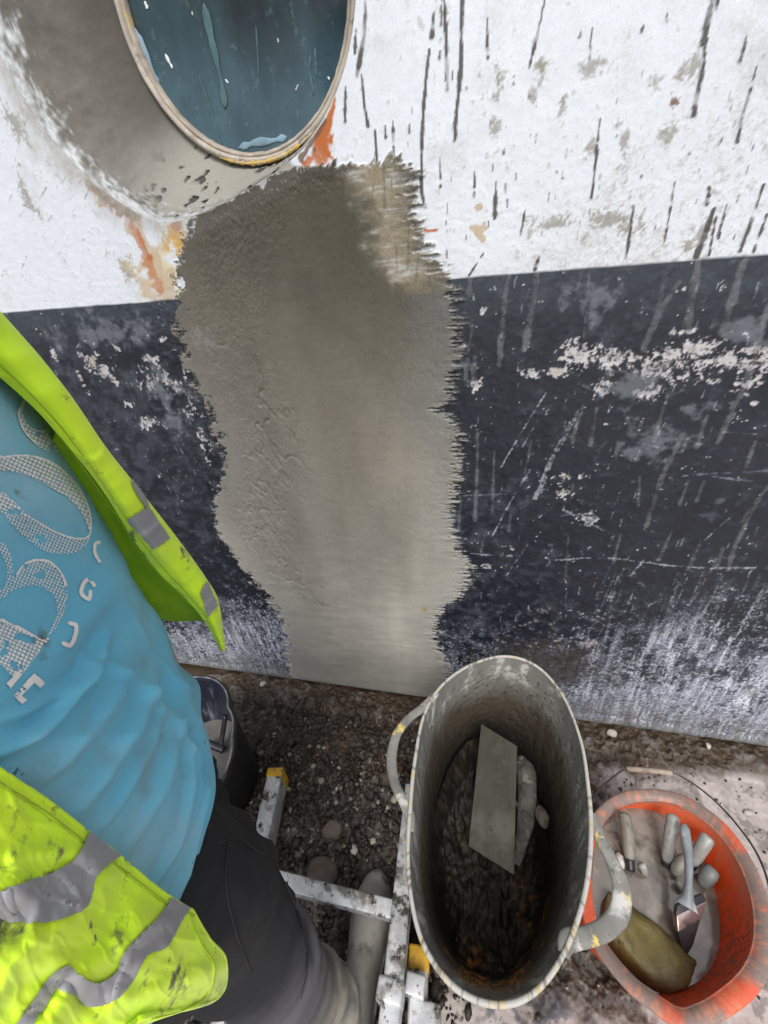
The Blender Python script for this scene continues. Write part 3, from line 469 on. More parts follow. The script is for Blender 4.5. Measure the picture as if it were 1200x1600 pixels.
# where concrete shows: right of the tub, and the near strip below it
cm = ss(-.02, .05, GX-.30+.12*(g2-.5)-.20*ss(.30, .1, GY)-0*GY)
cm = np.maximum(ss(.34, .44, GX+.16*(g5-.5)+.1*(g3-.5)), ss(.20, .12, GY+.06*(g5-.5))*ss(-.12, -.04, GX+.04*(g3-.5)))
cm = cm*ss(.66, .60, GY+.09*(g2-.5)-.10*ss(.5, 1.0, GX)); 
far = 1-near; gcol = lerp(soil, conc, np.maximum(cm, far*.7)[..., None])
led = ss(.645, .665, GY+.02*(g2-.5)-.03*ss(-.5, -1, GX)); gcol = mixc(gcol, (.062, .040, .023), led*.8); gcol = mixc(gcol, (.20, .19, .18), ss(.55, .68, g3)*led*.35)
mnd = ss(.34, .08, np.hypot((GX+.30)/1.25, GY-.42)); md2 = ss(.30, .05, np.hypot(GX+.34, (GY-.22)/1.1))
gh = .004*(g2-.5)*cm+.003*(g3-.5)+(1-cm)*near*(.036*(g2-.5)+.028*(g3-.5)+.012*(g4-.5))+mnd*.055*(1-cm)+.014*led+.012*(g5-.5)*led
wd = ss(-.02, -.05, GX)*ss(.52, .40, GY); gcol = mixc(gcol, (.05, .042, .036), wd*.45*(1-cm)); gcol = mixc(gcol, (.13, .115, .10), ss(.57, .66, g4*.5+g3*.5)*wd*.6*(1-cm))
gh = gh*ss(.80, .70, GY)-.0*GX
gh -= .004
m_gnd = pm('trodden_ground', None, attr='dirt', rough=.5, scale=9, bump=.5, bscale=350, bdist=.003)
gnd = link('ground', grid_mesh('ground', np.stack([GX, GY, gh], -1), attrs=dict(dirt=np.clip(gcol, .006, .8))), m_gnd); gnd['kind'] = 'structure'
def ground_z(x, y):
    i = int(np.clip(np.searchsorted(gy, y), 0, len(gy)-1)); j = int(np.clip(np.searchsorted(gx, x), 0, len(gx)-1)); return float(gh[i, j])
# ================================================================== LADDER (two sections lying on the rubble, the upper one on the lower)
m_alu = pm('dusty_aluminium', (.55, .56, .58), (.40, .41, .42), 14, .5, .3, 120, .001, metallic=.35, layers=[((.66, .67, .68), 22, .46, .60), ((.16, .15, .125), 16, .54, .64), ((.06, .055, .042), 30, .56, .62), ((.30, .20, .13), 40, .62, .68), ((.03, .032, .028), 80, .62, .67)])
m_ycap = pm('yellow_plastic', (.62, .36, .02), (.48, .26, .02), 30, .55, .2, layers=[((.10, .08, .05), 50, .56, .64)])
ZL = .155; zl = ZL-.035
lad = empty('ladder', (-.28, .2, 0), 'dusty aluminium ladder section with yellow end cap lying left of the grey tub', 'ladder', None)
a1, a2 = at_z(430, 1203, ZL), at_z(338, 1625, ZL); b2 = at_z(603, 1640, ZL)
b1 = b2+(a1-a2)*1.0; b1 = at_z(645, 1225, ZL)
def stile(name, a, b, w, h, mat, parent, top):
    a = a.copy(); b = b.copy(); a[2] = b[2] = top-h/2; return put(name, beam(name, a, b, w, h, .004), mat, parent)
def ext(a, b, k): return a+(b-a)*k
stile('stile', a1, ext(a1, a2, 3.2), .038, .07, m_alu, lad, ZL); stile('stile', b1, ext(b1, b2, 3.2), .036, .07, m_alu, lad, ZL)
def unit(v): return v/np.linalg.norm(v)
def cross2(p, d, q, e): A = np.array([[d[0], -e[0]], [d[1], -e[1]]]); t = np.linalg.solve(A, (q-p)[:2]); return p+d*t[0]
pr_, qr_ = at_z(470, 1383, ZL-.015), at_z(622, 1423, ZL-.015); dA, dB = unit(a2-a1), unit(b2-b1); rA, rB = cross2(a1, dA, qr_, pr_-qr_), cross2(b1, dB, qr_, pr_-qr_)
for s_ in (0, .28, .56, .84):
    p2, q2 = rA+dA*s_, rB+dB*s_; put('rung', beam('rung', [*p2[:2], ZL-.03], [*q2[:2], ZL-.03], .030, .034, .003), m_alu, lad)
def capbox(a, b, w, h, top, l, mat, parent, name='end_cap'):
    d = (b-a)/np.linalg.norm(b-a); p = a-d*.006; q = a+d*l; p[2] = q[2] = top-h/2; return put(name, beam(name, p, q, w+.005, h+.005, .005), mat, parent)
capbox(a1, a2, .038, .07, ZL, .016, m_ycap, lad)
# bracket clamped round the right stile, hooking over the lower section
c1, c2 = at_z(612, 1527, ZL+.004), at_z(606, 1570, ZL+.004); c1[2] = c2[2] = ZL-.030
put('bracket', beam('bracket', c1, c2, .047, .072, .005), m_alu, lad)
d1, d2 = at_z(650, 1517, ZL-.02), at_z(646, 1556, ZL-.02); d1[2] = d2[2] = ZL-.05
put('hook_plate', beam('hook_plate', d1, d2, .036, .03, .004), m_alu, lad)
m_rust = pm('rusty_fitting', (.16, .09, .05), (.30, .26, .22), 60, .7, .5)
put('rivet', rock_mesh('rivet', ext(c1, c2, .2)+np.array([.014, 0, .038]), .004, 3, 2, (1, 1, .6), .1), m_rust, lad)
lad2 = empty('ladder', (-.05, .05, 0), 'lower ladder section with bright yellow cap, under the left edge of the grey tub', 'ladder', None)
e1, e2 = at_z(655, 1482, .085), at_z(650, 1640, .085)
stile('stile', e1, ext(e1, e2, 4), .036, .07, m_alu, lad2, .085)
f1_, f2_ = e1+np.array([-.36, -.03, 0]), e2+np.array([-.36, -.03, 0]); stile('stile', f1_+(f2_-f1_)*1.05, ext(f1_, f2_, 4), .036, .07, m_alu, lad2, .085)
dE, dF = unit(e2-e1), unit(f2_-f1_)
for s_ in (.16, .44): p2, q2 = e1+dE*s_, f1_+dF*s_; put('rung', beam('rung', [*p2[:2], .05], [*q2[:2], .05], .03, .03, .003), m_alu, lad2)
capbox(e1, e2, .036, .07, .085, .030, m_ycap, lad2)
g1_, g2_ = at_z(664, 1562, .10), at_z(660, 1640, .10); g1_[2] = g2_[2] = .055
put('socket_sleeve', beam('socket_sleeve', g1_, g2_, .058, .085, .004), m_alu, lad2)
# ================================================================== GREY FLEXIBLE TUB
ZT = .385
tubpx = [(790, 1025), (838, 1040), (879, 1085), (908, 1155), (921, 1230), (926, 1300), (920, 1380), (900, 1455), (868, 1520), (828, 1562), (780, 1576), (730, 1562), (690, 1528), (658, 1475), (641, 1410), (635, 1340), (638, 1270), (646, 1190), (662, 1115), (692, 1068), (738, 1037)]
nT = 360; q = np.array(tubpx, float); rim = catmull(at_z(q[:, 0], q[:, 1], ZT), nT, True)
cR = rim.mean(0); base_c = np.array([cR[0]+.005, cR[1]+.02, .0]); tub = empty('mortar_tub', (base_c[0], base_c[1], 0), 'oval grey flexible tub caked in mortar with two strap handles, centre foreground', 'tub')
nr = 120; kk = np.linspace(0, 1, nr); z0 = .012
an = np.arctan2(rim[:, 1]-cR[1], rim[:, 0]-cR[0])
def tub_ring(k, off):                                       # k 0 rim .. 1 base
    s_ = 1-.30*k**1.15; c = cR+(base_c-cR)*k; c[2] = ZT+(z0-ZT)*k
    r = rim-cR; r = r*(s_+off/np.linalg.norm(r, axis=1)[:, None]); rr = r.copy(); ell = np.stack([.125*np.cos(an), .20*np.sin(an), 0*an], -1)
    rr = r*(1-k*.5)+(ell)*(k*.5); return c+rr
Oo = np.stack([tub_ring(k, 0) for k in kk]); 
A_ = np.broadcast_to(an[None], Oo.shape[:2]); Kk = np.broadcast_to(kk[:, None], Oo.shape[:2])
cx, sx = np.cos(A_)*2, np.sin(A_)*2
t2 = fbm(cx*2+5, sx*2+Kk*3, 3, 5, 301); t3 = fbm(cx*3, sx*3+Kk*9, 6, 5, 302, .6); t4 = fbm(cx*9+Kk*7, sx*9+Kk*21, 6, 4, 303, .6)
crust = ss(.02, .12, Kk)*(.003*(t3-.35)+.0022*(t4-.5)+.004*(t2-.4))
crk = np.abs(fbm(cx*2, sx*2+Kk*2.2, 6, 4, 304)-.5); crust = crust-.003*ss(.016, .0, crk)*ss(.03, .12, Kk)
holes = ss(.64, .70, t4*.6+fbm(cx*12, sx*12+Kk*30, 5, 3, 305)*.4)*ss(.03, .1, Kk); crust = crust-.0025*holes
rad_ = (Oo-np.array([cR[0], cR[1], 0])); rad_[..., 2] = 0; rad_ /= np.linalg.norm(rad_, axis=-1)[..., None]
In = np.stack([tub_ring(k, -.006) for k in kk])-rad_*crust[..., None]; In[..., 2] += .004*Kk
lipn = 6; la = np.linspace(0, np.pi, lipn+2)[1:-1]; mid = (Oo[0]+In[0])/2; Lp = np.stack([mid+rad_[0]*(math.cos(a)*.0045)+np.array([0, 0, 1])*(math.sin(a)*.0055) for a in la])
body = np.concatenate([Oo[::-1], Lp, In]); n_o = len(Oo)
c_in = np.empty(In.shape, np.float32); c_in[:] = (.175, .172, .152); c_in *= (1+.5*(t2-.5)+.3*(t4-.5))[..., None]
c_in = mixc(c_in, (.50, .49, .46), ss(.55, .66, t2*.6+t3*.4)*ss(.30, .10, Kk)*.7); c_in = mixc(c_in, (.046, .034, .020), ss(.10, .34, Kk+.2*(t2-.5))*.92); c_in = mixc(c_in, (.010, .008, .006), ss(.32, .6, Kk+.3*(t3-.5))*.85)  # brown mortar, then near black with depth to paint the tub's inner shade
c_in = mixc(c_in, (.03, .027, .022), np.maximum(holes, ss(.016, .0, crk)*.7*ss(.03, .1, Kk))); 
or_ = ss(.58, .66, t3*.5+t2*.5)*ss(R(-40), R(-60), A_)*ss(R(-125), R(-105), A_)*ss(.25, .4, Kk)*ss(.75, .6, Kk); c_in = mixc(c_in, (.45, .17, .02), or_*.9)
or2 = ss(.56, .62, t4)*ss(.04, .10, np.hypot((A_-R(-35))*.35, Kk-.62)*-1+.14); c_in = mixc(c_in, (.40, .14, .03), or2*.8); c_in = mixc(c_in, (.50, .20, .02), ss(.50, .60, t3*.5+t4*.5)*ss(R(-70), R(-80), A_)*ss(R(-112), R(-102), A_)*ss(.10, .2, Kk)*ss(.5, .4, Kk)*.85)
c_out = np.empty(Oo.shape, np.float32); c_out[:] = (.30, .30, .28); c_out *= (1+.5*(t3-.5))[..., None]; c_out = mixc(c_out, (.50, .34, .06), ss(.6, .68, t4)*.7)
c_lip = np.empty(Lp.shape, np.float32); c_lip[:] = (.44, .43, .40); yl = ss(.52, .62, t3[:1]*.5+t4[:1]*.5); c_lip = mixc(c_lip, (.55, .40, .12), np.repeat(yl, lipn, 0)*.7); c_lip = mixc(c_lip, (.10, .095, .085), np.repeat(ss(.58, .66, t4[:1]), lipn, 0)*.7)
cT = np.concatenate([c_out[::-1], c_lip, c_in])
bs = np.broadcast_to(np.array([base_c[0], base_c[1], z0+.006]), (1, nT, 3)); bo = np.broadcast_to(np.array([base_c[0], base_c[1], z0-.004]), (1, nT, 3))
bodyV = np.concatenate([bo, body, In[-1:]*.5+bs*.5, bs]); cT = np.concatenate([c_out[-1:], cT, c_in[-1:], c_in[-1:]])
m_tub = pm('mortar_caked_rubber', None, attr='paint', rough=.7, scale=260, bump=.4, bscale=320, bdist=.0016, spec=.35)
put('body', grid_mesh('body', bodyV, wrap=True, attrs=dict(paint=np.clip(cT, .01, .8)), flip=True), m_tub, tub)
m_hand = pm('grey_rubber_strap', (.23, .225, .205), (.14, .135, .12), 22, .6, .3, 140, .001, layers=[((.58, .42, .10), 36, .585, .63), ((.10, .09, .08), 60, .60, .66), ((.55, .54, .52), 18, .55, .66)])
def strap(pts, wid, th, n=60):
    q = np.array(pts, float); P = catmull(at_z(q[:, 0], q[:, 1], q[:, 2]), n); return sweep(P, np.interp(np.linspace(0, 1, n), np.linspace(0, 1, len(wid)), wid), th, 14, (0, 0, 1), True, 2.6)
zt = ZT
put('handle', tubes('handle', [strap([(683, 1082, zt-.003), (662, 1105, zt-.002), (640, 1122, zt-.004), (620, 1148, zt-.010), (612, 1185, zt-.014), (616, 1220, zt-.012), (628, 1248, zt-.006), (640, 1275, zt-.004), (642, 1300, zt-.004)], [.007, .010, .009, .010, .011, .010, .009, .010, .006], .005)]), m_hand, tub)
put('handle', tubes('handle', [strap([(924, 1272, zt-.004), (931, 1293, zt-.003), (943, 1320, zt-.002), (958, 1350, zt-.006), (971, 1385, zt-.008), (968, 1425, zt-.008), (945, 1452, zt-.006), (915, 1464, zt-.004), (888, 1470, zt-.004), (880, 1492, zt-.004)], [.006, .010, .010, .011, .014, .014, .013, .012, .014, .008], .0055)]), m_hand, tub)
put('handle_web', tubes('handle_web', [strap([(908, 1350, zt-.010), (917, 1395, zt-.010), (915, 1425, zt-.010), (900, 1455, zt-.008), (884, 1480, zt-.006)], [.004, .006, .006, .008, .006], .004)]), m_hand, tub) if False else None
# wet mortar dregs at the bottom
mx, my = np.meshgrid(np.linspace(-1, 1, 130), np.linspace(-1, 1, 130)); rr = np.maximum(np.abs(mx), np.abs(my)); hh = np.hypot(mx, my)+1e-9; ux, uy = mx/hh*rr, my/hh*rr
rb = tub_ring(.86, -.004); rbx = (rb[:, 0].max()-rb[:, 0].min())/2; rby = (rb[:, 1].max()-rb[:, 1].min())/2; bc = rb.mean(0)
dz = .028*(fbm(ux, uy, 3, 4, 311)-.4)+.030*(fbm(ux, uy, 7, 5, 312, .6)-.5)+.05*ss(.2, 1, uy)+.02*ss(.5, 1, np.hypot(ux, uy))+.07*ss(.7, 1.05, np.hypot(ux, uy))**2
md1 = fbm(ux*.5, uy, 6, 5, 315); md2 = fbm(ux*.5+.2*uy, uy, 22, 5, 316, .6); md = np.empty(ux.shape+(3,), np.float32); md[:] = (.016, .012, .0075); md *= (.25+.8*md2)[..., None]; md = mixc(md, (.034, .025, .014), ss(.52, .66, md1*.6+md2*.4)*.8); md = mixc(md, (.06, .052, .04), ss(.62, .70, md2)*.5)
md = mixc(md, (.26, .10, .012), ss(.52, .68, md2*.7+md1*.3)*ss(-.55, -.75, uy)*ss(.55, .35, np.abs(ux+.02))*.9); md = mixc(md, (.20, .075, .015), ss(.54, .66, md2)*ss(.30, .12, np.hypot(ux-.62, uy+.25))*.8)
put('mortar_dregs', grid_mesh('mortar_dregs', np.stack([bc[0]+ux*rbx*1.04, bc[1]+uy*rby*1.04, bc[2]+dz-.005], -1), attrs=dict(paint=md)), pm('dregs_of_mortar', None, attr='paint', rough=.55, scale=60, bump=.6, bscale=160, bdist=.004), tub)
# ---- plastering trowel resting in the tub
zb = np.array([.265, .272, .205, .198]); cor = at_z(np.array([752, 808, 803, 732.]), np.array([1131, 1166, 1367, 1322.]), zb)
print('trowel', np.linalg.norm(cor[0]-cor[1]), np.linalg.norm(cor[0]-cor[3]))
m_steel = pm('mortar_dulled_steel', (.052, .049, .036), (.036, .033, .024), 20, .62, .25, 90, .0006, spec=.3, metallic=.0, layers=[((.08, .076, .062), 12, .52, .66), ((.025, .022, .017), 45, .62, .68)], stretch=(3, .5, 1))
tr = empty('plastering_trowel', tuple(cor.mean(0)), 'steel plastering trowel blade smeared with cement, lying inside the grey tub', 'trowel')
nb = np.cross(cor[1]-cor[0], cor[3]-cor[0]); nb /= np.linalg.norm(nb); nb *= np.sign(nb[2])
cb = cor-nb*.0016; put('blade', box_mesh('blade', [cor[0], cor[1], cor[2], cor[3], cb[0], cb[1], cb[2], cb[3]], .0004, 1), m_steel, tr, False)
mids = (cor[0]+cor[3])/2, (cor[1]+cor[2])/2
ax0, ax1 = (cor[0]+cor[1])/2*.8+(cor[3]+cor[2])/2*.2, (cor[0]+cor[1])/2*.2+(cor[3]+cor[2])/2*.8
sft = (mids[1]-mids[0]); sft /= np.linalg.norm(sft)
put('mounting_bar', beam('mounting_bar', ax0-nb*.008, ax1-nb*.008, .022, .010, .002, up=nb), m_steel, tr)
m_clot = pm('crusted_grip', (.085, .082, .073), (.035, .032, .027), 40, .85, .9, 120, .006, layers=[((.15, .145, .13), 50, .55, .63)])
hp = np.array([[814, 1182, .235], [822, 1215, .226], [823, 1260, .212], [816, 1310, .195], [806, 1350, .185]]); P = catmull(at_z(hp[:, 0], hp[:, 1], hp[:, 2]), 40)
V_, F_ = sweep(P, np.interp(np.linspace(0, 1, 40), [0, .15, .35, .6, 1], [.010, .022, .019, .017, .008]), np.interp(np.linspace(0, 1, 40), [0, .2, 1], [.008, .016, .008]), 28)
V_ = V_+(.008*(fbm(V_[:, 0]+V_[:, 2], V_[:, 1], 60, 4, 331)-.5))[:, None]*np.array([1, .4, 1.2]); put('grip', tubes('grip', [(V_, F_)]), m_clot, tr)
ph = (ax0+ax1)/2-nb*.014; put('shank', tubes('shank', [sweep(np.array([ph, ph-nb*.012+sft*.012, P[20]]), .006, .006, 8, (0, 1, 0))]), m_steel, tr)
lc = at_z(846, 1275, .185); o = link('mortar_lump', rock_mesh('mortar_lump', (0, 0, 0), .017, 5, 3, (.8, 1.25, .6), .3), pm('dry_mortar', (.11, .095, .075), (.07, .06, .046), 40, .85, .5)); o.location = lc+np.array([0, 0, .0])
tag(o, 'small pale mortar lump at the right of the trowel inside the grey tub', 'mortar lump')
# ================================================================== ORANGE BUCKET
bpx = np.array([(1018, 1234), (1060, 1241), (1097, 1260), (1134, 1290), (1165, 1330), (1188, 1375), (1203, 1425), (1208, 1478), (1199, 1524), (1175, 1560), (1136, 1589), (1102, 1604), (1068, 1610), (1036, 1592), (1010, 1572), (985, 1552), (955, 1518), (926, 1474), (911, 1430), (905, 1380), (908, 1330), (917, 1292), (940, 1258), (975, 1238)], float)
Z0B = .245; tl = np.array([.53, -.85]); cg = at_z(1062., 1425., Z0B)
def tilt_hit(x, y):                                          # the tilted plane of the rim
    d = ray(x, y); nrm = np.array([-tl[0]*.27, -tl[1]*.27, 1.]); return CAMP+d*(((cg-CAMP)@nrm)/(d@nrm))[..., None]
nB = 240; rimb = catmull(tilt_hit(bpx[:, 0], bpx[:, 1]), nB, True); cB = rimb.mean(0)
bk = empty('builders_bucket', (cB[0]-.012, cB[1]+.01, 0), 'bright orange bucket of murky water and tools with a wire handle, lower right', 'bucket')
baseB = np.array([cB[0]-.026, cB[1]+.036, .0]); angB = np.arctan2(rimb[:, 1]-cB[1], rimb[:, 0]-cB[0])
def bring(k, off, lift=0.):
    circ = np.stack([.118*np.cos(angB), .118*np.sin(angB), 0*angB], -1); r = rimb-cB; zr = rimb[:, 2]*(1-k)+.010*k
    l = np.linalg.norm(r[:, :2], axis=1)[:, None]; rr = r*(1-k)+circ*k; l2 = np.linalg.norm(rr[:, :2], axis=1)[:, None]; rr = rr*(1+off/l2); c = cB*(1-k)+baseB*k
    P = c+rr; P[:, 2] = zr+lift; return P
kb = np.linspace(0, 1, 50); 
prof = [(k, -.009) for k in kb[::-1]]+[(.06, -.009), (.055, -.004), (.05, 0.), (.03, .001), (.0, .0015)]
Ob = [bring(k, o_) for k, o_ in prof]
lipb = [bring(0, o_, l_) for o_, l_ in ((.0005, .003), (-.003, .0045), (-.012, .0035), (-.021, .000), (-.0235, -.005))]
Ib = [bring(k, -.0125-.012*math.exp(-k/.10)) for k in np.linspace(.016, .97, 90)]
BV = np.stack(Ob+lipb+Ib); Kb = np.concatenate([[p_[0] for p_ in prof], [0]*5, np.linspace(.012, .97, 90)])[:, None]*np.ones((1, nB)); inn = np.concatenate([np.zeros(len(prof)), np.zeros(5), np.ones(90)])[:, None]*np.ones((1, nB)); lpf = np.concatenate([[1. if p_[0] <= .06 else 0. for p_ in prof[50:]]]) 
rimf = (np.arange(len(BV)) >= 50)*(np.arange(len(BV)) < 61); rimf = rimf[:, None]*np.ones((1, nB))
AB = np.broadcast_to(angB[None], Kb.shape); bx_, by_ = np.cos(AB)*2, np.sin(AB)*2
w2 = fbm(bx_*2, by_*2+Kb*3, 3, 5, 401); w3 = fbm(bx_*5, by_*5+Kb*8, 4, 5, 402, .62); w4 = fbm(bx_*14+Kb*9, by_*14+Kb*22, 4, 4, 403)
w3 = np.where(rimf > 0, fbm(BV[..., 0], BV[..., 1], 16, 5, 404), w3); w4 = np.where(rimf > 0, fbm(BV[..., 0], BV[..., 1], 150, 3, 405), w4)
oc = np.empty(BV.shape, np.float32); oc[:] = (.78, .075, .008); oc = mixc(oc, (.80, .12, .03), ss(.4, .7, w2)*.6)
oc = mixc(oc, (.20, .175, .155), np.clip(rimf*(.25+.75*ss(.42, .60, w3)), 0, .95)); oc = mixc(oc, (.62, .22, .12), rimf*ss(.55, .7, w4)*.6)
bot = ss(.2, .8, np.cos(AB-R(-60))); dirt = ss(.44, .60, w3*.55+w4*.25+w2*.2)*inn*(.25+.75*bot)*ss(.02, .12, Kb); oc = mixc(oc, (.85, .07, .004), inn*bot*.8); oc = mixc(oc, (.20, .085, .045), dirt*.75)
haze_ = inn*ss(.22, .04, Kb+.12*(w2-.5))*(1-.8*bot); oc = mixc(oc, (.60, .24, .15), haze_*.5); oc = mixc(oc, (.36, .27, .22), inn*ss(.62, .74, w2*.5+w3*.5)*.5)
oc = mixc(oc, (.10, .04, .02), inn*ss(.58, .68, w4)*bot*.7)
m_org = pm('orange_plastic', None, attr='paint', rough=.5, scale=200, bump=.3, bscale=240, bdist=.001)
pb0 = np.broadcast_to(baseB+[0, 0, .008], (1, nB, 3)); pb1 = np.broadcast_to(baseB+[0, 0, .012], (1, nB, 3))
put('body', grid_mesh('body', np.concatenate([pb0, BV, pb1]), wrap=True, attrs=dict(paint=np.concatenate([oc[:1], oc, oc[-1:]])), flip=False), m_org, bk)
# murky water
ZW = .158; kW = (rimb[:, 2]-ZW)/(rimb[:, 2]-.010); cir = cB*(1-kW)[:, None]+baseB*kW[:, None]+(lambda rr: rr*(1-.0128/np.linalg.norm(rr[:, :2], axis=1)[:, None]))((rimb-cB)*(1-kW)[:, None]+np.stack([.118*np.cos(angB), .118*np.sin(angB), 0*angB], -1)*kW[:, None]); cir[:, 2] = ZW
wv = np.linspace(0, 1, 60)[:, None, None]; cw = cir.mean(0); WVt = cw+(cir-cw)[None]*wv*1.004; rip = fbm(WVt[..., 0], WVt[..., 1], 30, 3, 411); WVt[..., 2] = ZW+.0012*(rip-.5)
m_wat = pm('murky_water', (.17, .142, .118), (.125, .102, .082), 10, .10, .05, 40, .001, layers=[((.25, .22, .185), 9, .50, .60), ((.07, .058, .045), 13, .54, .66), ((.30, .27, .24), 120, .68, .73)], spec=1.)
put('water', grid_mesh('water', WVt, wrap=True), m_wat, bk)
# wire bail with its tube grip
m_wire = pm('rusty_wire', (.13, .10, .085), (.07, .055, .045), 60, .6, .3, metallic=.4); m_tube = pm('grimy_tube', (.40, .33, .26), (.25, .19, .14), 40, .6, .3, layers=[((.10, .08, .06), 60, .58, .66)])
def path_z(pts, n): q = np.array(pts, float); return catmull(at_z(q[:, 0], q[:, 1], q[:, 2]), n)
bail = put('wire_handle', tubes('wire_handle', [sweep(path_z([(921, 1262, .19), (934, 1236, .155), (956, 1216, .13), (974, 1203, .115), (985, 1201, .112), (1015, 1204, .11), (1050, 1208, .108), (1064, 1213, .109), (1095, 1233, .115), (1130, 1264, .128), (1165, 1306, .15), (1186, 1340, .172), (1200, 1378, .20), (1206, 1412, .222)], 90), .0021, .0021, 8)]), m_wire, bk)
put('grip', tubes('grip', [sweep(path_z([(978, 1201.5, .112), (1000, 1203, .111), (1025, 1205, .110), (1049, 1208, .108)], 14), .0062, .0062, 12)]), m_tube, bail)
# pieces standing in the water
m_wood = pm('wet_worn_wood', (.17, .15, .115), (.26, .245, .21), 26, .5, .4, 140, .002, layers=[((.07, .06, .045), 40, .56, .66)]); m_pale = pm('wet_pale_grip', (.34, .345, .32), (.22, .22, .20), 30, .4, .3, 120, .002, layers=[((.46, .46, .45), 40, .55, .66), ((.12, .11, .10), 50, .6, .68)])
m_blue = pm('blue_grey_grip', (.24, .27, .29), (.16, .18, .19), 24, .35, .2, 120, .001, layers=[((.40, .42, .43), 40, .57, .66)]); m_blk = pm('wet_black', (.022, .022, .026), (.04, .04, .045), 30, .35, .3); m_chrome = pm('stained_ferrule', (.50, .40, .38), (.38, .30, .29), 30, .28, .1, metallic=.8, layers=[((.18, .13, .12), 30, .58, .68)])
def grip(name, pts, radii, mat, label, cat, group='tools soaking in the orange bucket', tip=None):
    q = np.array(pts, float); P = catmull(at_z(q[:, 0], q[:, 1], q[:, 2]), 30); e = empty(name, tuple(P[-1]), label, cat, group)
    r_ = np.interp(np.linspace(0, 1, 30), np.linspace(0, 1, len(radii)), radii); en = np.sqrt(np.clip(1-(np.abs(np.linspace(-1, 1, 30)))**14, .02, 1)); V_, F_ = sweep(P, r_*en, r_*en*.9, 18, (0, 0, 1)); V_ = V_+(.0018*(fbm(V_[:, 0]+V_[:, 2], V_[:, 1], 70, 3, len(label))-.5))[:, None]
    put('grip', tubes('grip', [(V_, F_)]), mat, e)
    if tip: P2 = P[-1]+(P[-1]-P[-6])/np.linalg.norm(P[-1]-P[-6])*np.linspace(-.004, tip, 6)[:, None]; put('ferrule', tubes('ferrule', [sweep(P2, r_[-1]*.85, r_[-1]*.8, 14)]), m_blk, e)
    return e
grip('tool_handle', [(974, 1268, .212), (980, 1300, .202), (984, 1345, .176)], [.012, .0125, .012, .010], m_wood, 'brown worn handle with black ferrule, leftmost tool in the orange bucket', 'tool', tip=.016)
grip('tool_handle', [(1053, 1272, .225), (1047, 1305, .205), (1041, 1348, .166)], [.0125, .012, .0115, .009], m_pale, 'thick pale grey handle leaning beside the long paint brush handle in orange bucket', 'tool', tip=.006)
grip('tool_handle', [(1108, 1306, .222), (1096, 1325, .205), (1082, 1350, .166)], [.012, .0125, .0115, .010], m_pale, 'short whitish handle pointing to the upper right rim of the orange bucket', 'tool', tip=.006)
grip('tool_handle', [(1072, 1338, .182), (1060, 1352, .178), (1053, 1366, .163)], [.008, .0105, .0105, .008], m_wood, 'dark brown stub of a handle between two pale handles in orange bucket', 'tool')
grip('tool_handle', [(1116, 1358, .190), (1107, 1368, .184), (1096, 1382, .164)], [.010, .013, .013, .010], pm('slate_grip', (.13, .145, .14), (.20, .21, .20), 30, .45, .3), 'dark slate coloured stub handle right of the paint brush handle in bucket', 'tool')
grip('tool_handle', [(1056, 1376, .172), (1062, 1384, .170), (1067, 1392, .164)], [.005, .007, .007, .005], m_pale, 'tiny grey handle tip just left of the paint brush handle in water', 'tool')
grip('tool_handle', [(1000, 1348, .180), (1005, 1356, .176), (1008, 1366, .162)], [.006, .0085, .0085, .007], m_pale, 'small knobbly pale stub beside the black ferrule of the brown handle', 'tool')
o = link('white_pebble', rock_mesh('white_pebble', (0, 0, 0), .011, 9, 3, (.8, 1.1, .8), .15), pm('white_plaster', (.62, .60, .56), (.5, .48, .44), 30, .6, .2)); o.location = at_z(969., 1345., ZW+.004); tag(o, 'white plaster pebble at the tub handle edge in the orange bucket water', 'pebble')
# paint brush
pbk = empty('paint_brush', tuple(at_z(1073., 1420., .20)), 'paint brush with blue grey handle and pinkish metal ferrule in orange bucket', 'brush', 'tools soaking in the orange bucket')
Pq = path_z([(1069, 1287, .245), (1072, 1310, .241), (1076, 1340, .234), (1076, 1375, .226), (1075, 1400, .219), (1073, 1418, .213)], 40)
put('handle', tubes('handle', [sweep(Pq, np.interp(np.linspace(0, 1, 40), [0, .06, .3, .6, .82, 1], [.003, .0085, .0085, .006, .009, .018]), np.interp(np.linspace(0, 1, 40), [0, .08, 1], [.003, .007, .007]), 18)]), m_blue, pbk)
def slab(name, quad, th, mat, parent, bev=.0015):             # quad of (x, y, z): top face seen in the photo
    q = np.array(quad, float); c = at_z(q[:, 0], q[:, 1], q[:, 2]); n = np.cross(c[1]-c[0], c[3]-c[0]); n /= np.linalg.norm(n); n *= np.sign(n[2]) or 1
    b = c-n*th; return put(name, box_mesh(name, [*c, *b], bev), mat, parent)
slab('brush_head', [(1058, 1414, .213), (1099, 1396, .213), (1104, 1409, .209), (1056, 1432, .209)], .010, m_blk, pbk)
slab('ferrule', [(1057, 1430, .2105), (1105, 1408, .2105), (1096, 1436, .201), (1060, 1457, .201)], .012, m_chrome, pbk)
slab('bristles', [(1060, 1455, .2005), (1096, 1434, .2005), (1083, 1478, .172), (1072, 1496, .162)], .010, m_blk, pbk)
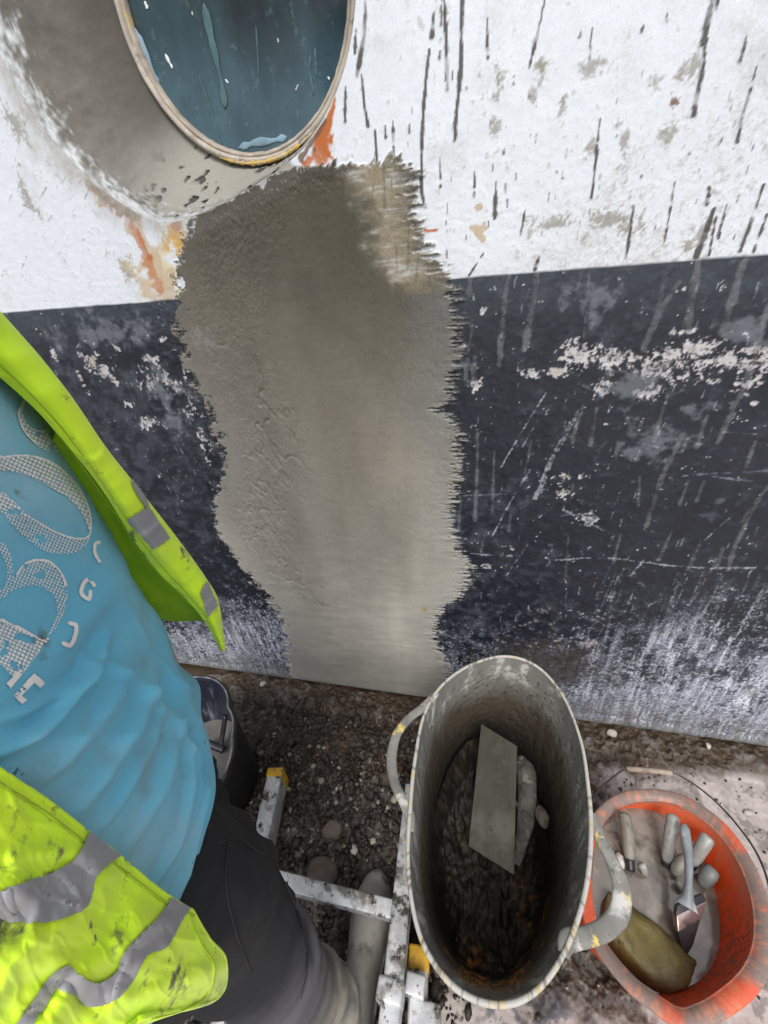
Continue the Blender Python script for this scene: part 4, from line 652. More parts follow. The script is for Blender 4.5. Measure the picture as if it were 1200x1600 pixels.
# olive block half sunk against the side
blk_ = empty('soaked_block', tuple(at_z(1020., 1490., .15)), 'olive brown soaked block lying in the water against the near orange side', 'block')
bm = bmesh.new(); tp_ = [(950, 1392, .172), (985, 1411, .172), (1048, 1464, .166), (1090, 1500, .158)]; lo = [(1070, 1545, .168), (1046, 1545, .176), (1000, 1512, .186), (945, 1452, .188)]
pts_ = np.array(tp_+lo, float); cpt = at_z(pts_[:, 0], pts_[:, 1], pts_[:, 2]); cen = cpt.mean(0)
T_ = [cpt[:4], cpt[:4]*.55+cpt[4:][::-1]*.45+[0, 0, .014], cpt[4:][::-1], cpt[4:][::-1]-[0, 0, .06], cpt[:4]-[0, 0, .06]]
SV_ = np.stack([catmull(t_, 24) for t_ in T_]); SV_ = np.stack([catmull(SV_[:, i], 40, True) for i in range(24)]); n_ = fbm(SV_[..., 0], SV_[..., 1], 40, 4, 431); n5_ = fbm(SV_[..., 0]+SV_[..., 2], SV_[..., 1], 90, 4, 432); SV_[..., 2] += .016*(n_-.5)+.005*(n5_-.5); SV_[..., 0] += .012*(fbm(SV_[..., 1], SV_[..., 2], 45, 3, 433)-.5)
m_olive = pm('soaked_olive', (.19, .15, .045), (.10, .078, .026), 16, .45, .5, 160, .003, layers=[((.24, .21, .12), 14, .53, .66), ((.06, .045, .02), 50, .6, .68)])
Vb = SV_.reshape(-1, 3).tolist(); Fb = quads(24, 40, True).tolist()+[list(range(39, -1, -1)), list(range(23*40, 24*40))]
put('block_body', tubes('block_body', [(Vb, Fb)]), m_olive, blk_)
# ================================================================== BLACK BUCKET
ZK = .30; kc = np.array([-.672, .408]); 
kb_px = np.array([(240, 1068), (290, 1060), (333, 1061), (346, 1069), (357, 1105), (364, 1150), (358, 1195), (340, 1235)], float); kv = at_z(kb_px[:, 0], kb_px[:, 1], ZK); print('black rim', kv.round(3).tolist())
cK = np.array([-.652, .400, ZK]); n8 = 256; aK = np.linspace(0, 2*np.pi, n8, endpoint=False)
pa_ = np.arctan2(kv[1:, 1]-cK[1], kv[1:, 0]-cK[0]); pr_ = np.hypot(kv[1:, 1]-cK[1], kv[1:, 0]-cK[0]); print('polar', np.degrees(pa_).round(), pr_.round(3))
sq_ = .128/np.maximum(np.maximum(np.abs(np.cos((aK+R(8)))), np.abs(np.sin((aK+R(8))))), np.maximum(np.abs(np.cos(aK+R(53))), np.abs(np.sin(aK+R(53))))); sq_ = .35*sq_+.65*.132
oK = np.argsort(pa_); near_ = np.interp(aK, np.concatenate([[pa_[oK][0]-.35], pa_[oK], [pa_[oK][-1]+.35]]), np.concatenate([[.132], pr_[oK], [.132]]), left=.132, right=.132)
near2 = np.interp(aK-2*np.pi, np.concatenate([[pa_[oK][0]-.35], pa_[oK]]), np.concatenate([[.132], pr_[oK]]), left=.132, right=pr_[oK][-1]); rK = np.where(aK > np.pi, near2, near_)
for _ in range(5): rK = (np.roll(rK, 1)+rK+np.roll(rK, -1))/3
def kring(k, off, lift=0):
    r = rK*(1-k)+.105*k+off; return np.stack([cK[0]+k*.0+r*np.cos(aK), cK[1]+.0*k+r*np.sin(aK), 0*r+ZK*(1-k)+.008*k+lift], -1)
KV = np.stack([kring(k, -.003) for k in np.linspace(1, .09, 40)]+[kring(.088, .004), kring(.08, .006), kring(.01, .006), kring(0, .004, .002), kring(0, 0, .004), kring(0, -.003, .003), kring(.01, -.006)]+[kring(k, -.0065) for k in np.linspace(.02, .97, 60)]); KV[..., :2] += (.0012*(fbm(KV[..., 0], KV[..., 1]+KV[..., 2], 30, 3, 441)-.5))[..., None]
m_bkt = pm('scuffed_black_plastic', (.012, .012, .013), (.022, .022, .024), 20, .42, .25, 60, .0015, layers=[((.06, .06, .06), 60, .60, .68), ((.22, .22, .22), 90, .70, .73)])
m_bin = pm('scraped_inside', (.014, .016, .028), (.035, .040, .062), 12, .38, .25, 90, .001, layers=[((.26, .28, .34), 20, .56, .66, (1, 1, .25)), ((.012, .012, .014), 14, .56, .66)])
kbu = empty('black_bucket', (cK[0], cK[1], 0), 'scuffed black plastic bucket behind the blue shirt at the wall', 'bucket')
nb_ = 47; put('body', grid_mesh('body', np.concatenate([np.broadcast_to(np.array([cK[0], cK[1], .006]), (1, n8, 3)), KV[:46]]), wrap=True, flip=False), m_bkt, kbu)
put('inside', grid_mesh('inside', np.concatenate([KV[45:], np.broadcast_to(np.array([cK[0], cK[1], .012]), (1, n8, 3))]), wrap=True, flip=False), m_bin, kbu)
put('worn_rim', tubes('worn_rim', [sweep(np.concatenate([kring(0, -.002, .0035), kring(0, -.002, .0035)[:2]]), .0022, .0018, 8)]), pm('worn_edge', (.26, .27, .28), (.05, .05, .055), 30, .5, .2), kbu)
ks = np.linspace(0, 1, 20)[:, None, None]; kr = kring(.55, -.006); sl = np.array([cK[0], cK[1], kr[0, 2]])+(kr-[cK[0], cK[1], kr[0, 2]])[None]*ks; sl[..., 2] += .006*(fbm(sl[..., 0], sl[..., 1], 20, 3, 451)-.5)
put('slurry', grid_mesh('slurry', sl, wrap=True), pm('grey_slurry', (.19, .185, .18), (.13, .125, .12), 14, .55, .3), kbu)
btl = empty('dark_scraper', tuple(at_z(345., 1150., .2)), 'dark T shaped scraper standing inside the black bucket', 'tool')
put('scraper_handle', tubes('scraper_handle', [sweep(path_z([(352, 1118, .22), (349, 1140, .19), (345, 1166, .16)], 12), .007, .006, 10)]), m_blk, btl); put('scraper_head', tubes('scraper_head', [sweep(path_z([(322, 1160, .17), (335, 1166, .165), (350, 1172, .16)], 12), .010, .008, 10)]), m_blk, btl)
# ================================================================== LOOSE STONES AND RUBBLE
m_stone = pm('pale_stone', (.50, .46, .41), (.34, .30, .26), 40, .85, .5)
for k, (x, y, r, lab) in enumerate(((957, 1143, .012, 'pale stone chip lying on the ledge below the chalky wall foot'), (1106, 1166, .008, 'small pale chip on the ledge above the bucket wire handle'), (552, 1331, .011, 'yellowish white chip on the dark rubble by the rung'), (410, 1066, .010, 'grey chip on the ledge above the black bucket'),
                                     (1046, 1236, .006, 'small chip right of the bucket grip on dirty concrete'), (1175, 1265, .008, 'pale grit lump on the pinkish concrete right of the bucket'))):
    p_ = at_z(float(x), float(y), .02); o = link('stone_chip', rock_mesh('stone_chip', (0, 0, 0), r, 20+k, 2, (1.2, .9, .7), .35), m_stone); o.location = (p_[0], p_[1], ground_z(p_[0], p_[1])+r*.4); o.rotation_euler = (0, 0, k*1.3); tag(o, lab, 'stone', 'loose chips on the ground')
for k, (x, y, r, lab) in enumerate(((505, 1362, .030, 'rounded brown cobble beside the dark trouser knee and rung'), (520, 1300, .020, 'dark soil clod in the middle of the rubble'), (420, 1255, .022, 'grey cobble between black bucket and left ladder stile'))):
    p_ = at_z(float(x), float(y), .05); o = link('cobble', rock_mesh('cobble', (0, 0, 0), r, 40+k, 3, (1.2, .9, .7), .3), pm('cobble_%d' % k, (.17, .13, .105), (.11, .09, .075), 30, .85, .5)); o.location = (p_[0], p_[1], ground_z(p_[0], p_[1])+r*.3); tag(o, lab, 'cobble', 'cobbles in the rubble')
V = []; F = []; Cc = []; n = 0; bm = bmesh.new(); bmesh.ops.create_icosphere(bm, subdivisions=1, radius=1); iv = np.array([v.co[:] for v in bm.verts]); bm.verts.ensure_lookup_table(); fi = np.array([[v.index for v in f.verts] for f in bm.faces]); bm.free()
for k in range(9000):
    if k < 8000: x = rng.uniform(-.62, .08); y = rng.uniform(-.12, .70)
    else: x = rng.uniform(-.2, .8); y = rng.uniform(-.05, .74)
    d_ = (1-np.interp(x, [-.02, .06], [0, 1]))
    if k < 8000 and rng.random() > d_: continue
    if k < 8000 and y > .52 and rng.random() < .7: continue
    r = rng.gamma(1.6, .0019)+.0010; r = min(r, .015) if k < 8000 else min(r*.5, .005)
    p_ = iv*(1+rng.uniform(-.4, .35, (len(iv), 1)))*r*np.array([rng.uniform(.7, 1.4), rng.uniform(.7, 1.4), rng.uniform(.4, .9)]); a = rng.uniform(0, 6.28); ca, sa = math.cos(a), math.sin(a); p_ = np.c_[p_[:, 0]*ca-p_[:, 1]*sa, p_[:, 0]*sa+p_[:, 1]*ca, p_[:, 2]]
    V.append(p_+[x, y, ground_z(x, y)+r*.2]); F.append(fi+n); n += len(iv); g = rng.random(); c = np.array([.030, .022, .016])*rng.uniform(.3, 1.7) if g < .90 else np.array([.17, .155, .14])*rng.uniform(.6, 1.5) if g < .96 else np.array([.34, .30, .22])*rng.uniform(.7, 1.2)
    Cc.append(np.broadcast_to(c, (len(iv), 3)))
me = raw_mesh('rubble', np.concatenate(V), np.concatenate(F)); at = me.attributes.new('dirt', 'FLOAT_COLOR', 'POINT'); at.data.foreach_set('color', np.c_[np.concatenate(Cc), np.ones(n)].astype(np.float32).ravel())
o = link('rubble', me, m_gnd, None, False); tag(o, 'crumbs of dark soil and mortar strewn between the ladder stiles', 'rubble', None, 'stuff')
# ================================================================== THE WORKER (standing left of the camera, chest turned to the tub)
CX = np.array([-.374, .067]); FV = np.array([.903, .430]); LV = np.array([-.430, .903])
def loc(f, l, z): return np.array([*(CX+f*FV+l*LV), z])
TA, TB = .190, .140                                         # half width and half depth of the torso
def torso_hit(x, y, off=0., tmin=.02):
    x = np.atleast_1d(np.asarray(x, float)); y = np.atleast_1d(np.asarray(y, float)); off = np.broadcast_to(off, x.shape); out = []
    for xi, yi, o_ in zip(x, y, off):
        d = ray(xi, yi); d = d/np.linalg.norm(d); of, ol = (CAMP[:2]-CX)@FV, (CAMP[:2]-CX)@LV; df, dl = d[:2]@FV, d[:2]@LV; a, b = TA+o_, TB+o_
        A = (df/b)**2+(dl/a)**2; B = of*df/b/b+ol*dl/a/a; C = (of/b)**2+(ol/a)**2-1; dsc = B*B-A*C
        out.append(CAMP+d*max(tmin, (-B-math.sqrt(dsc))/A if dsc > 0 else -B/A))
    return np.array(out)
def skinned(name, verts, edges, radii, lv=2, root=0):
    me = bpy.data.meshes.new(name); me.from_pydata([tuple(v) for v in verts], edges, []); o = bpy.data.objects.new(name, me); COL.objects.link(o)
    s = o.modifiers.new('skin', 'SKIN'); s.use_smooth_shade = True; sv = me.skin_vertices[0].data
    for i, r in enumerate(radii): sv[i].radius = r if isinstance(r, tuple) else (r, r); sv[i].use_root = (i == root)
    u = o.modifiers.new('sub', 'SUBSURF'); u.levels = lv; u.render_levels = lv; apply_mods(o); return o
m_skin = pm('skin', (.46, .27, .19), (.40, .22, .15), 20, .5, .15, 200, .0006, layers=[((.30, .24, .20), 30, .6, .7)])
V = []; E_ = []; Rr = []
def bone(p, r, par=None):
    V.append(p); Rr.append(r); i = len(V)-1
    if par is not None: E_.append((par, i))
    return i
pel = bone(loc(0, 0, .93), (.12, .10)); sp = bone(loc(0, 0, 1.12), (.125, .095), pel); ch = bone(loc(-.005, 0, 1.33), (.14, .10), sp); nk_ = bone(loc(-.01, 0, 1.46), .06, ch); n2_b = bone(loc(.005, 0, 1.52), .055, nk_)
hd = bone(loc(.02, 0, 1.59), (.070, .078), n2_b); hd2 = bone(loc(.02, 0, 1.66), (.076, .09), hd); hd3 = bone(loc(.012, 0, 1.73), (.06, .07), hd2)
bone(loc(.115, 0, 1.635), .014, hd2)
for s_ in (-1, 1): bone(loc(.01, s_*.085, 1.64), (.012, .02), hd2)
for s_ in (-1, 1):
    sh = bone(loc(-.01, s_*.165, 1.42), .062, ch); el = bone(loc(-.05, s_*.235, 1.14), .043, sh); wr = bone(loc(.0, s_*.235, .90), .028, el); pa = bone(loc(.012, s_*.232, .84), (.022, .036), wr)
    for k, (fo, ln) in enumerate(((.030, .072), (.010, .082), (-.010, .076), (-.029, .060))):
        a = bone(loc(.014+fo, s_*.230, .80), .0095, pa); b = bone(loc(.018+fo*1.1, s_*.224, .80-ln*.55), .0085, a); bone(loc(.022+fo*1.1, s_*.212, .80-ln), .007, b)
    a = bone(loc(.045, s_*.222, .83), .011, pa); b = bone(loc(.062, s_*.212, .80), .0095, a); bone(loc(.066, s_*.204, .775), .0075, b)
RK, RA = np.array([-.278, .085, .505]), np.array([-.198, .058, .12])
rh = bone(loc(0, -.085, .86), .085, pel); rk = bone(RK, .052, rh); ra = bone(RA, .036, rk); bone(RA+np.array([.006, .07, -.07]), (.028, .022), ra)
lh = bone(loc(0, .085, .86), .085, pel); lk = bone(loc(.0, .10, .48), .050, lh); la_ = bone(loc(-.16, .11, .11), .036, lk); bone(loc(-.03, .115, .05), (.032, .026), la_)
body_o = skinned('person', V, E_, Rr, 2); body_o.data.materials.append(m_skin)
PER = tag(body_o, 'worker in blue printed t-shirt, open yellow hi-vis vest and dark trousers, standing at left', 'person')
put('hair', rock_mesh('hair', tuple(loc(-.012, 0, 1.69)), .1, 3, 4, (.92, .92, 1.0), .06), pm('brown_hair', (.05, .032, .02), (.08, .05, .03), 40, .6, .8, 200, .004, stretch=(1, 1, .2)), PER)
m_eye = pm('eye_white', (.75, .74, .72), None, 10, .2, 0); m_lip = pm('lips', (.36, .15, .12), None, 30, .5, .1)
for s_ in (-1, 1): put('eye', rock_mesh('eye', tuple(loc(.094, s_*.032, 1.658)), .012, 3, 2, (1, 1, .7), .01), m_eye, PER)
put('mouth', rock_mesh('mouth', tuple(loc(.090, 0, 1.583)), .02, 3, 2, (.5, 1, .3), .05), m_lip, PER)
# ---- t-shirt: rings round the torso, with drawn-out folds
FOLDS = [([(332, 1168), (305, 1118), (276, 1050), (246, 965), (222, 895)], 9, 1.0), ([(322, 1200), (270, 1120), (222, 1065), (170, 1022)], 12, .9), ([(-20, 1192), (60, 1142), (128, 1075), (162, 1032), (185, 975)], 12, 1.5), ([(0, 1128), (70, 1098), (138, 1056), (152, 1005)], 9, .8),
         ([(118, 1285), (186, 1180), (232, 1105), (254, 1020)], 12, 1.0), ([(198, 1338), (262, 1205), (284, 1122), (276, 1050)], 10, .9), ([(238, 1398), (286, 1290), (300, 1195), (294, 1140)], 8, 1.2), ([(284, 1412), (312, 1300), (326, 1200)], 7, 1.2), ([(58, 1232), (122, 1165), (182, 1092), (205, 1040)], 14, .9), ([(150, 1310), (230, 1180), (262, 1090)], 8, .6), ([(262, 1405), (300, 1300), (315, 1205), (308, 1150)], 5, .9), ([(-20, 1010), (60, 1030), (130, 980), (200, 880)], 22, .5), ([(-10, 830), (60, 790), (150, 800)], 30, .4)]
def seg_dist(P, pts):
    Q = catmull(np.array(pts, float), 10*len(pts)); best = np.full(P.shape[:-1], 1e9); alo = np.zeros(P.shape[:-1]); m = len(Q)-1
    for i, (a, b) in enumerate(zip(Q[:-1], Q[1:])):
        d = b-a; t = np.clip(((P-a)@d)/(d@d+1e-9), 0, 1); q = np.linalg.norm(P-a-t[..., None]*d, axis=-1); k = q < best; best = np.where(k, q, best); alo = np.where(k, (i+t)/m, alo)
    return best, alo
th1 = np.concatenate([np.linspace(-1.9, 1.9, 520, endpoint=False), np.linspace(1.9, 2*np.pi-1.9, 90, endpoint=False)]); zz = np.concatenate([np.linspace(.808, 1.34, 400, endpoint=False), np.linspace(1.34, 1.50, 40)])
T1, ZS = np.meshgrid(th1, zz)
sh_ = lambda z: np.interp(z, [.78, .86, 1.0, 1.2, 1.34, 1.42, 1.46, 1.50], [1.02, 1.01, 1.0, 1.0, .99, .92, .72, .42])
bl_ = lambda z: np.interp(z, [.78, .88, 1.02, 1.2, 1.5], [.150, .147, .146, .138, .12])
pw = 2/2.25; cf = np.sign(np.cos(T1))*np.abs(np.cos(T1))**pw; sf = np.sign(np.sin(T1))*np.abs(np.sin(T1))**pw
ff = bl_(ZS)*sh_(ZS)**.6*cf; ll = (TA+.030*ss(.9, 1.08, ZS)*(sf > 0))*sh_(ZS)*sf
SP = np.stack([CX[0]+ff*FV[0]+ll*LV[0], CX[1]+ff*FV[1]+ll*LV[1], ZS], -1)
nx = cf/bl_(ZS); ny = sf/TA; nn_ = np.hypot(nx, ny)+1e-9; ND = np.stack([(nx*FV[0]+ny*LV[0])/nn_, (nx*FV[1]+ny*LV[1])/nn_, 0*ZS], -1)
inv = ((SP-CAMP)@FW) > .05; pp = np.where(inv[..., None], px(SP), 1e5); vis = inv & (pp[..., 0] > -120) & (pp[..., 0] < 420) & (pp[..., 1] > 520) & (pp[..., 1] < 1620)
dis = np.zeros(ZS.shape)
pv = pp[vis]; dv_ = np.zeros(len(pv))
for pts, w_, a_ in FOLDS: d_, al = seg_dist(pv, pts); dv_ += a_*.0085*np.exp(-(d_/w_)**2)*np.minimum(1, 4*np.minimum(al+.05, 1.05-al)); dv_ -= a_*.0040*np.exp(-(d_/(w_*2.4))**2)
dis[vis] = dv_; cr_ = 1-np.abs(fbm(T1*3.2+ZS*9, ZS*7-T1*1.5, 1.0, 2, 503)-.5)*2; cr2 = 1-np.abs(fbm(T1*7+ZS*16, ZS*10-T1*3, 1.0, 2, 504)-.5)*2; hm = ss(.81, .90, ZS)*.8+.2
dis += (.0030*cr_**5*ss(1.15, .9, ZS)+.0006*cr2**5*ss(1.2, .95, ZS))*hm+.005*(fbm(T1*2, ZS*6, 1.3, 3, 501)-.5)+.0012*(fbm(T1*6, ZS*20, 1.5, 3, 502)-.5)+.010*np.exp(-((ZS-.80)/.05)**2)*np.sin(T1*9+1)*.6
SP = SP+ND*dis[..., None]; SP[..., 2] += .010*np.sin(T1*2+.6)*ss(.9, .79, ZS)
m_shirt = pm('blue_cotton', (.105, .41, .58), (.135, .45, .60), 9, .85, .35, 900, .0005, layers=[((.26, .46, .54), 5, .48, .68), ((.15, .27, .31), 9, .57, .72), ((.10, .12, .12), 17, .645, .72), ((.04, .05, .05), 70, .68, .72)], sheen=.15, bdetail=2)
o = put('shirt', grid_mesh('shirt', SP, wrap=True), m_shirt, PER); solid(o, .002, -1); SHIRT = o; bv = bvh_of(o)
for s_ in (-1, 1):
    P = np.array([loc(-.012, s_*.13, 1.43), loc(-.02, s_*.19, 1.38), loc(-.032, s_*.215, 1.28), loc(-.042, s_*.228, 1.20)]); P = catmull(P, 24); solid(put('sleeve', tubes('sleeve', [sweep(P, np.linspace(.072, .066, 24), np.linspace(.075, .068, 24), 28, caps=False)]), m_shirt, PER), .002)
def film(name, X, Y, mask, bvh, off, mat, parent, th=.0004):
    """a printed or sewn-on layer: follows the cloth under it, lifted by its own thickness"""
    n, m = X.shape; P = np.zeros((n, m, 3)); ok = np.zeros((n, m), bool)
    for i in range(n):
        for j in range(m):
            if not (mask[i, j] or mask[max(0, i-1):i+2, max(0, j-1):j+2].any()): continue
            d = Vector(ray(X[i, j], Y[i, j])); d.normalize(); h = bvh.ray_cast(Vector(CAMP), d)
            if h[0] is not None:
                nr = h[1]; nr = nr if nr.dot(d) < 0 else -nr; P[i, j] = np.array(h[0]+nr*off); ok[i, j] = True
    c = lambda a: a[:-1, :-1] & a[1:, 1:] & a[:-1, 1:] & a[1:, :-1]
    q = np.linalg.norm(P[1:, 1:]-P[:-1, :-1], axis=-1) < .02
    mm = mask[:-1, :-1] & c(ok) & q
    return put(name, grid_mesh(name, P, mm, flip=True), mat, parent)
# print: letters B O S with a grid fill, small curved letters beside them
xs, ys = np.meshgrid(np.arange(-14, 185, 1.15), np.arange(590, 1120, 1.15))
def zp(pts): return [(x/2.963, 580+y/2.963) for x, y in pts]
sm = lambda pts, n=80: catmull(np.array(zp(pts)), n, True)
Oo_ = sm([(-60, 400), (10, 392), (100, 385), (190, 400), (260, 435), (330, 500), (380, 570), (408, 640), (418, 715), (405, 775), (380, 815), (330, 842), (260, 845), (190, 826), (120, 780), (60, 720), (0, 655), (-60, 590)])
Oi = sm([(-60, 440), (0, 458), (80, 470), (160, 502), (240, 545), (310, 590), (360, 640), (392, 700), (402, 745), (385, 770), (330, 768), (250, 740), (180, 700), (110, 655), (50, 598), (0, 552), (-60, 500)])
So = sm([(120, 110), (90, 150), (74, 190), (84, 240), (110, 290), (160, 340), (215, 368), (265, 370), (305, 350), (318, 330), (280, 240), (200, 160)]); Si = sm([(125, 120), (105, 160), (98, 195), (110, 232), (140, 262), (185, 274), (225, 258), (262, 235), (250, 190), (180, 130)])
Bo = sm([(-60, 1120), (-60, 800), (0, 790), (40, 850), (50, 910), (60, 950), (72, 930), (110, 885), (170, 868), (230, 882), (280, 935), (305, 1000), (298, 1080), (262, 1170), (210, 1255), (150, 1330), (75, 1420), (40, 1400), (0, 1360), (-60, 1330)], 140)
Bi = sm([(-20, 1100), (10, 1050), (60, 1010), (130, 992), (190, 1000), (240, 1040), (258, 1095), (245, 1150), (222, 1205), (195, 1245), (140, 1215), (80, 1180), (20, 1155)]); Bj = sm([(-60, 1000), (-60, 860), (-5, 850), (20, 900), (22, 960), (0, 1010)])
def ringm(o_, *ins):
    m = inpoly(xs, ys, o_)
    for i in ins: m &= ~inpoly(xs, ys, i)
    return m
def near_line(pts, w): d, _ = seg_dist(np.stack([xs, ys], -1), zp(pts)); return d < w
ga, gb = R(24), 6.6; gu = xs*math.cos(ga)+ys*math.sin(ga); gv = -xs*math.sin(ga)+ys*math.cos(ga)
grid_ = (np.mod(gu, 6.6) > 1.5) & (np.mod(gv, 5.6) > 1.4); dots = (np.mod(gu, 5.2) > 2.2) & (np.mod(gv, 4.6) > 1.7)
dO, _ = seg_dist(np.stack([xs, ys], -1), Oi.tolist()+[Oi[0].tolist()]); low = (ys > 580+(640+xs*2.963*.30)/2.963)
pm_ = ringm(Oo_, Oi) & (np.where(low, dots, grid_) | ((dO < 2.4) & low)); dE, _ = seg_dist(np.stack([xs, ys], -1), Oo_.tolist()); pm_ |= ringm(Oo_, Oi) & ~low & (dE < 2.4)
pm_ |= ringm(So, Si) & (grid_ | near_line([(120, 110), (90, 150), (74, 190), (84, 240), (110, 290), (160, 340)], 2.2) | near_line([(140, 262), (185, 276), (225, 260), (262, 235)], 2.0))
stem = ys > 580+(1165+.32*xs*2.963)/2.963; pm_ |= ringm(Bo, Bi, Bj) & (np.where(stem, grid_, dots) | near_line([(0, 1150), (80, 1182), (140, 1215), (195, 1245)], 2.8) | near_line([(55, 950), (72, 928), (110, 888), (170, 872), (230, 886), (280, 935), (302, 1000)], 2.4))
for pts, w in (([(60, 1505), (95, 1530)], 0), ):
    pass
def poly(pts): return inpoly(xs, ys, zp(pts))
pm_ |= poly([(55, 1500), (150, 1395), (200, 1440), (178, 1465), (150, 1440), (92, 1500), (118, 1522), (95, 1540)])           # foot of the H
pm_ |= poly([(20, 1445), (40, 1468), (95, 1400), (78, 1385)])
pm_ |= near_line([(318, 1168), (345, 1180), (340, 1225), (318, 1268), (288, 1262)], 3.2)                                   # U
pm_ |= near_line([(428, 990), (405, 962), (378, 985), (370, 1030), (405, 1055), (412, 1022)], 3.0)                          # G
pm_ |= near_line([(452, 880), (432, 838), (435, 800), (452, 792)], 2.6) | near_line([(448, 570), (444, 610), (455, 650)], 1.8)
pm_ |= poly([(335, 445), (372, 480), (392, 455), (408, 460), (412, 500), (404, 542), (385, 520), (360, 490)])
wear = fbm(xs, ys, .05, 4, 511); pm_ &= wear > .30
m_print = pm('cracked_white_print', (.82, .80, .76), (.74, .71, .66), 60, .7, .3, 300, .0005, layers=[((.30, .26, .20), 30, .66, .76)])
film('print', xs, ys, pm_, bv, .0008, m_print, SHIRT)
# ---- hi-vis vest
m_vis = pm('fluorescent_polyester', (.60, .90, .010), (.66, .93, .015), 8, .6, .35, 700, .0005, layers=[((.48, .66, .06), 6, .50, .70), ((.22, .25, .07), 13, .57, .72), ((.08, .08, .045), 26, .60, .67), ((.05, .05, .035), 70, .64, .69)], sheen=.2, bdetail=3)
m_ref = pm('reflective_tape', (.36, .36, .37), (.27, .27, .28), 12, .45, .3, 500, .0005, metallic=.15, layers=[((.17, .16, .15), 18, .58, .70), ((.48, .48, .48), 8, .58, .72)])
def net(rows, n, m):
    A = np.array(rows, float); B = np.stack([catmull(r, m) for r in A]); return np.stack([catmull(B[:, j], n) for j in range(m)], 1)
# back: an arc of cloth round the back and over the shoulders
tb = np.linspace(1.75, 2*np.pi-1.75, 90); zb_ = np.linspace(.76, 1.47, 60); TBk, ZB = np.meshgrid(tb, zb_)
fb = (bl_(ZB)*sh_(ZB)**.6+.016)*np.cos(TBk); lb = (TA*sh_(ZB)+.014)*np.sin(TBk); BK = np.stack([CX[0]+fb*FV[0]+lb*LV[0], CX[1]+fb*FV[1]+lb*LV[1], ZB], -1)
vest = put('vest', grid_mesh('vest', BK), m_vis, PER); solid(vest, .002)
for z0_, z1_ in ((.86, .91), (1.04, 1.09)): put('reflective_strip', grid_mesh('reflective_strip', BK[(zb_ > z0_) & (zb_ < z1_)]+np.stack([np.cos(tb)[None]*FV[0]+np.sin(tb)[None]*LV[0], np.cos(tb)[None]*FV[1]+np.sin(tb)[None]*LV[1], 0*tb[None]], -1)*.004), m_ref, vest)
# right front panel, its inner edge and hem as the photo shows them
inner = [(-70, 1150), (0, 1206), (70, 1252), (135, 1302), (185, 1340), (240, 1386), (272, 1408), (300, 1424)]
c1_ = [(-90, 1260), (-5, 1320), (60, 1360), (120, 1400), (178, 1432), (232, 1455), (275, 1470), (326, 1468)]
c2_ = [(-110, 1380), (-20, 1440), (40, 1470), (100, 1500), (160, 1520), (220, 1535), (290, 1535), (352, 1502)]
c3_ = [(-130, 1500), (-60, 1560), (10, 1600), (60, 1610), (120, 1605), (190, 1590), (250, 1580), (340, 1558)]
c4_ = [(-160, 1620), (-90, 1680), (-30, 1720), (20, 1720), (80, 1700), (130, 1660), (170, 1625), (215, 1592)]
rows = []
for r_i, rr_ in enumerate((inner, c1_, c2_, c3_, c4_)):
    q = np.array(rr_, float); offs = (.012, .020, .026, .024, .022)[r_i]+np.array([0, .002, .004, .006, .009, .013, .017, .020]); rows.append(torso_hit(q[:, 0], q[:, 1], offs))
sho = [loc(f_, l_, 1.47-.0*i_) for i_, (f_, l_) in enumerate(((.10, -.06), (.09, -.09), (.07, -.12), (.03, -.15), (-.01, -.165)))]; mid_ = [loc(f_, l_, 1.28) for f_, l_ in ((.160, -.05), (.150, -.10), (.12, -.15), (.08, -.185), (.0, -.207))]
rows = [[sho[i], mid_[i], *r] for i, r in enumerate(rows)]
NP = net(rows, 200, 320); pr = px(NP); a_ = fbm(pr[..., 0], pr[..., 1], .018, 3, 521); b_ = fbm(pr[..., 0], pr[..., 1], .06, 3, 522)
WAV = [([(-30, 1500), (60, 1470), (120, 1415), (150, 1375)], 26, 1.1), ([(60, 1620), (110, 1545), (160, 1500), (225, 1440)], 22, 1.0), ([(150, 1600), (190, 1545), (250, 1480)], 16, .7), ([(20, 1340), (110, 1330), (170, 1360)], 16, .6), ([(200, 1560), (280, 1530), (345, 1510)], 16, .6), ([(-30, 1580), (20, 1520), (80, 1500)], 18, .7), ([(60, 1580), (100, 1530), (125, 1560)], 12, -.8)]
v1 = 1-2*np.abs(fbm(pr[..., 0]+pr[..., 1]*.5, pr[..., 1], .011, 2, 523)-.5); v2 = 1-2*np.abs(fbm(pr[..., 0]-pr[..., 1]*.4, pr[..., 1]*.8, .026, 2, 524)-.5)
dd = .008*(a_-.5)+.0026*v1**6+.0010*v2**6
for pts, w_, k_ in WAV: q_, _ = seg_dist(pr, pts); dd += .0085*k_*np.exp(-(q_/w_)**2)
dirv = (CAMP-NP); dirv /= np.linalg.norm(dirv, axis=-1)[..., None]; NP = NP+dirv*(dd*ss(.25, .4, np.linspace(0, 1, 320))[None])[..., None]
pan = put('front_panel', grid_mesh('front_panel', NP), m_vis, vest); solid(pan, .0022, 0); bp = bvh_of(pan)
hemP = np.concatenate([NP[0, 60:], NP[:, -1]]); put('hem_binding', tubes('hem_binding', [sweep(hemP[::3], .0016, .0016, 6)]), m_vis, vest)
def tape(name, up_, lo_, bvh, step=1.6, off=.0016):
    P = np.concatenate([catmull(np.array(up_, float), 60), catmull(np.array(lo_, float), 60)[::-1]]); x0, y0 = P.min(0)-3; x1, y1 = P.max(0)+3
    X, Y = np.meshgrid(np.arange(x0, x1, step), np.arange(y0, y1, step)); return film(name, X, Y, inpoly(X, Y, P), bvh, off, m_ref, vest)
tape('reflective_strip', [(136, 1299), (120, 1330), (92, 1356), (40, 1378), (-40, 1398)], [(186, 1337), (148, 1368), (140, 1395), (126, 1420), (70, 1443), (20, 1438), (-40, 1418)], bp)
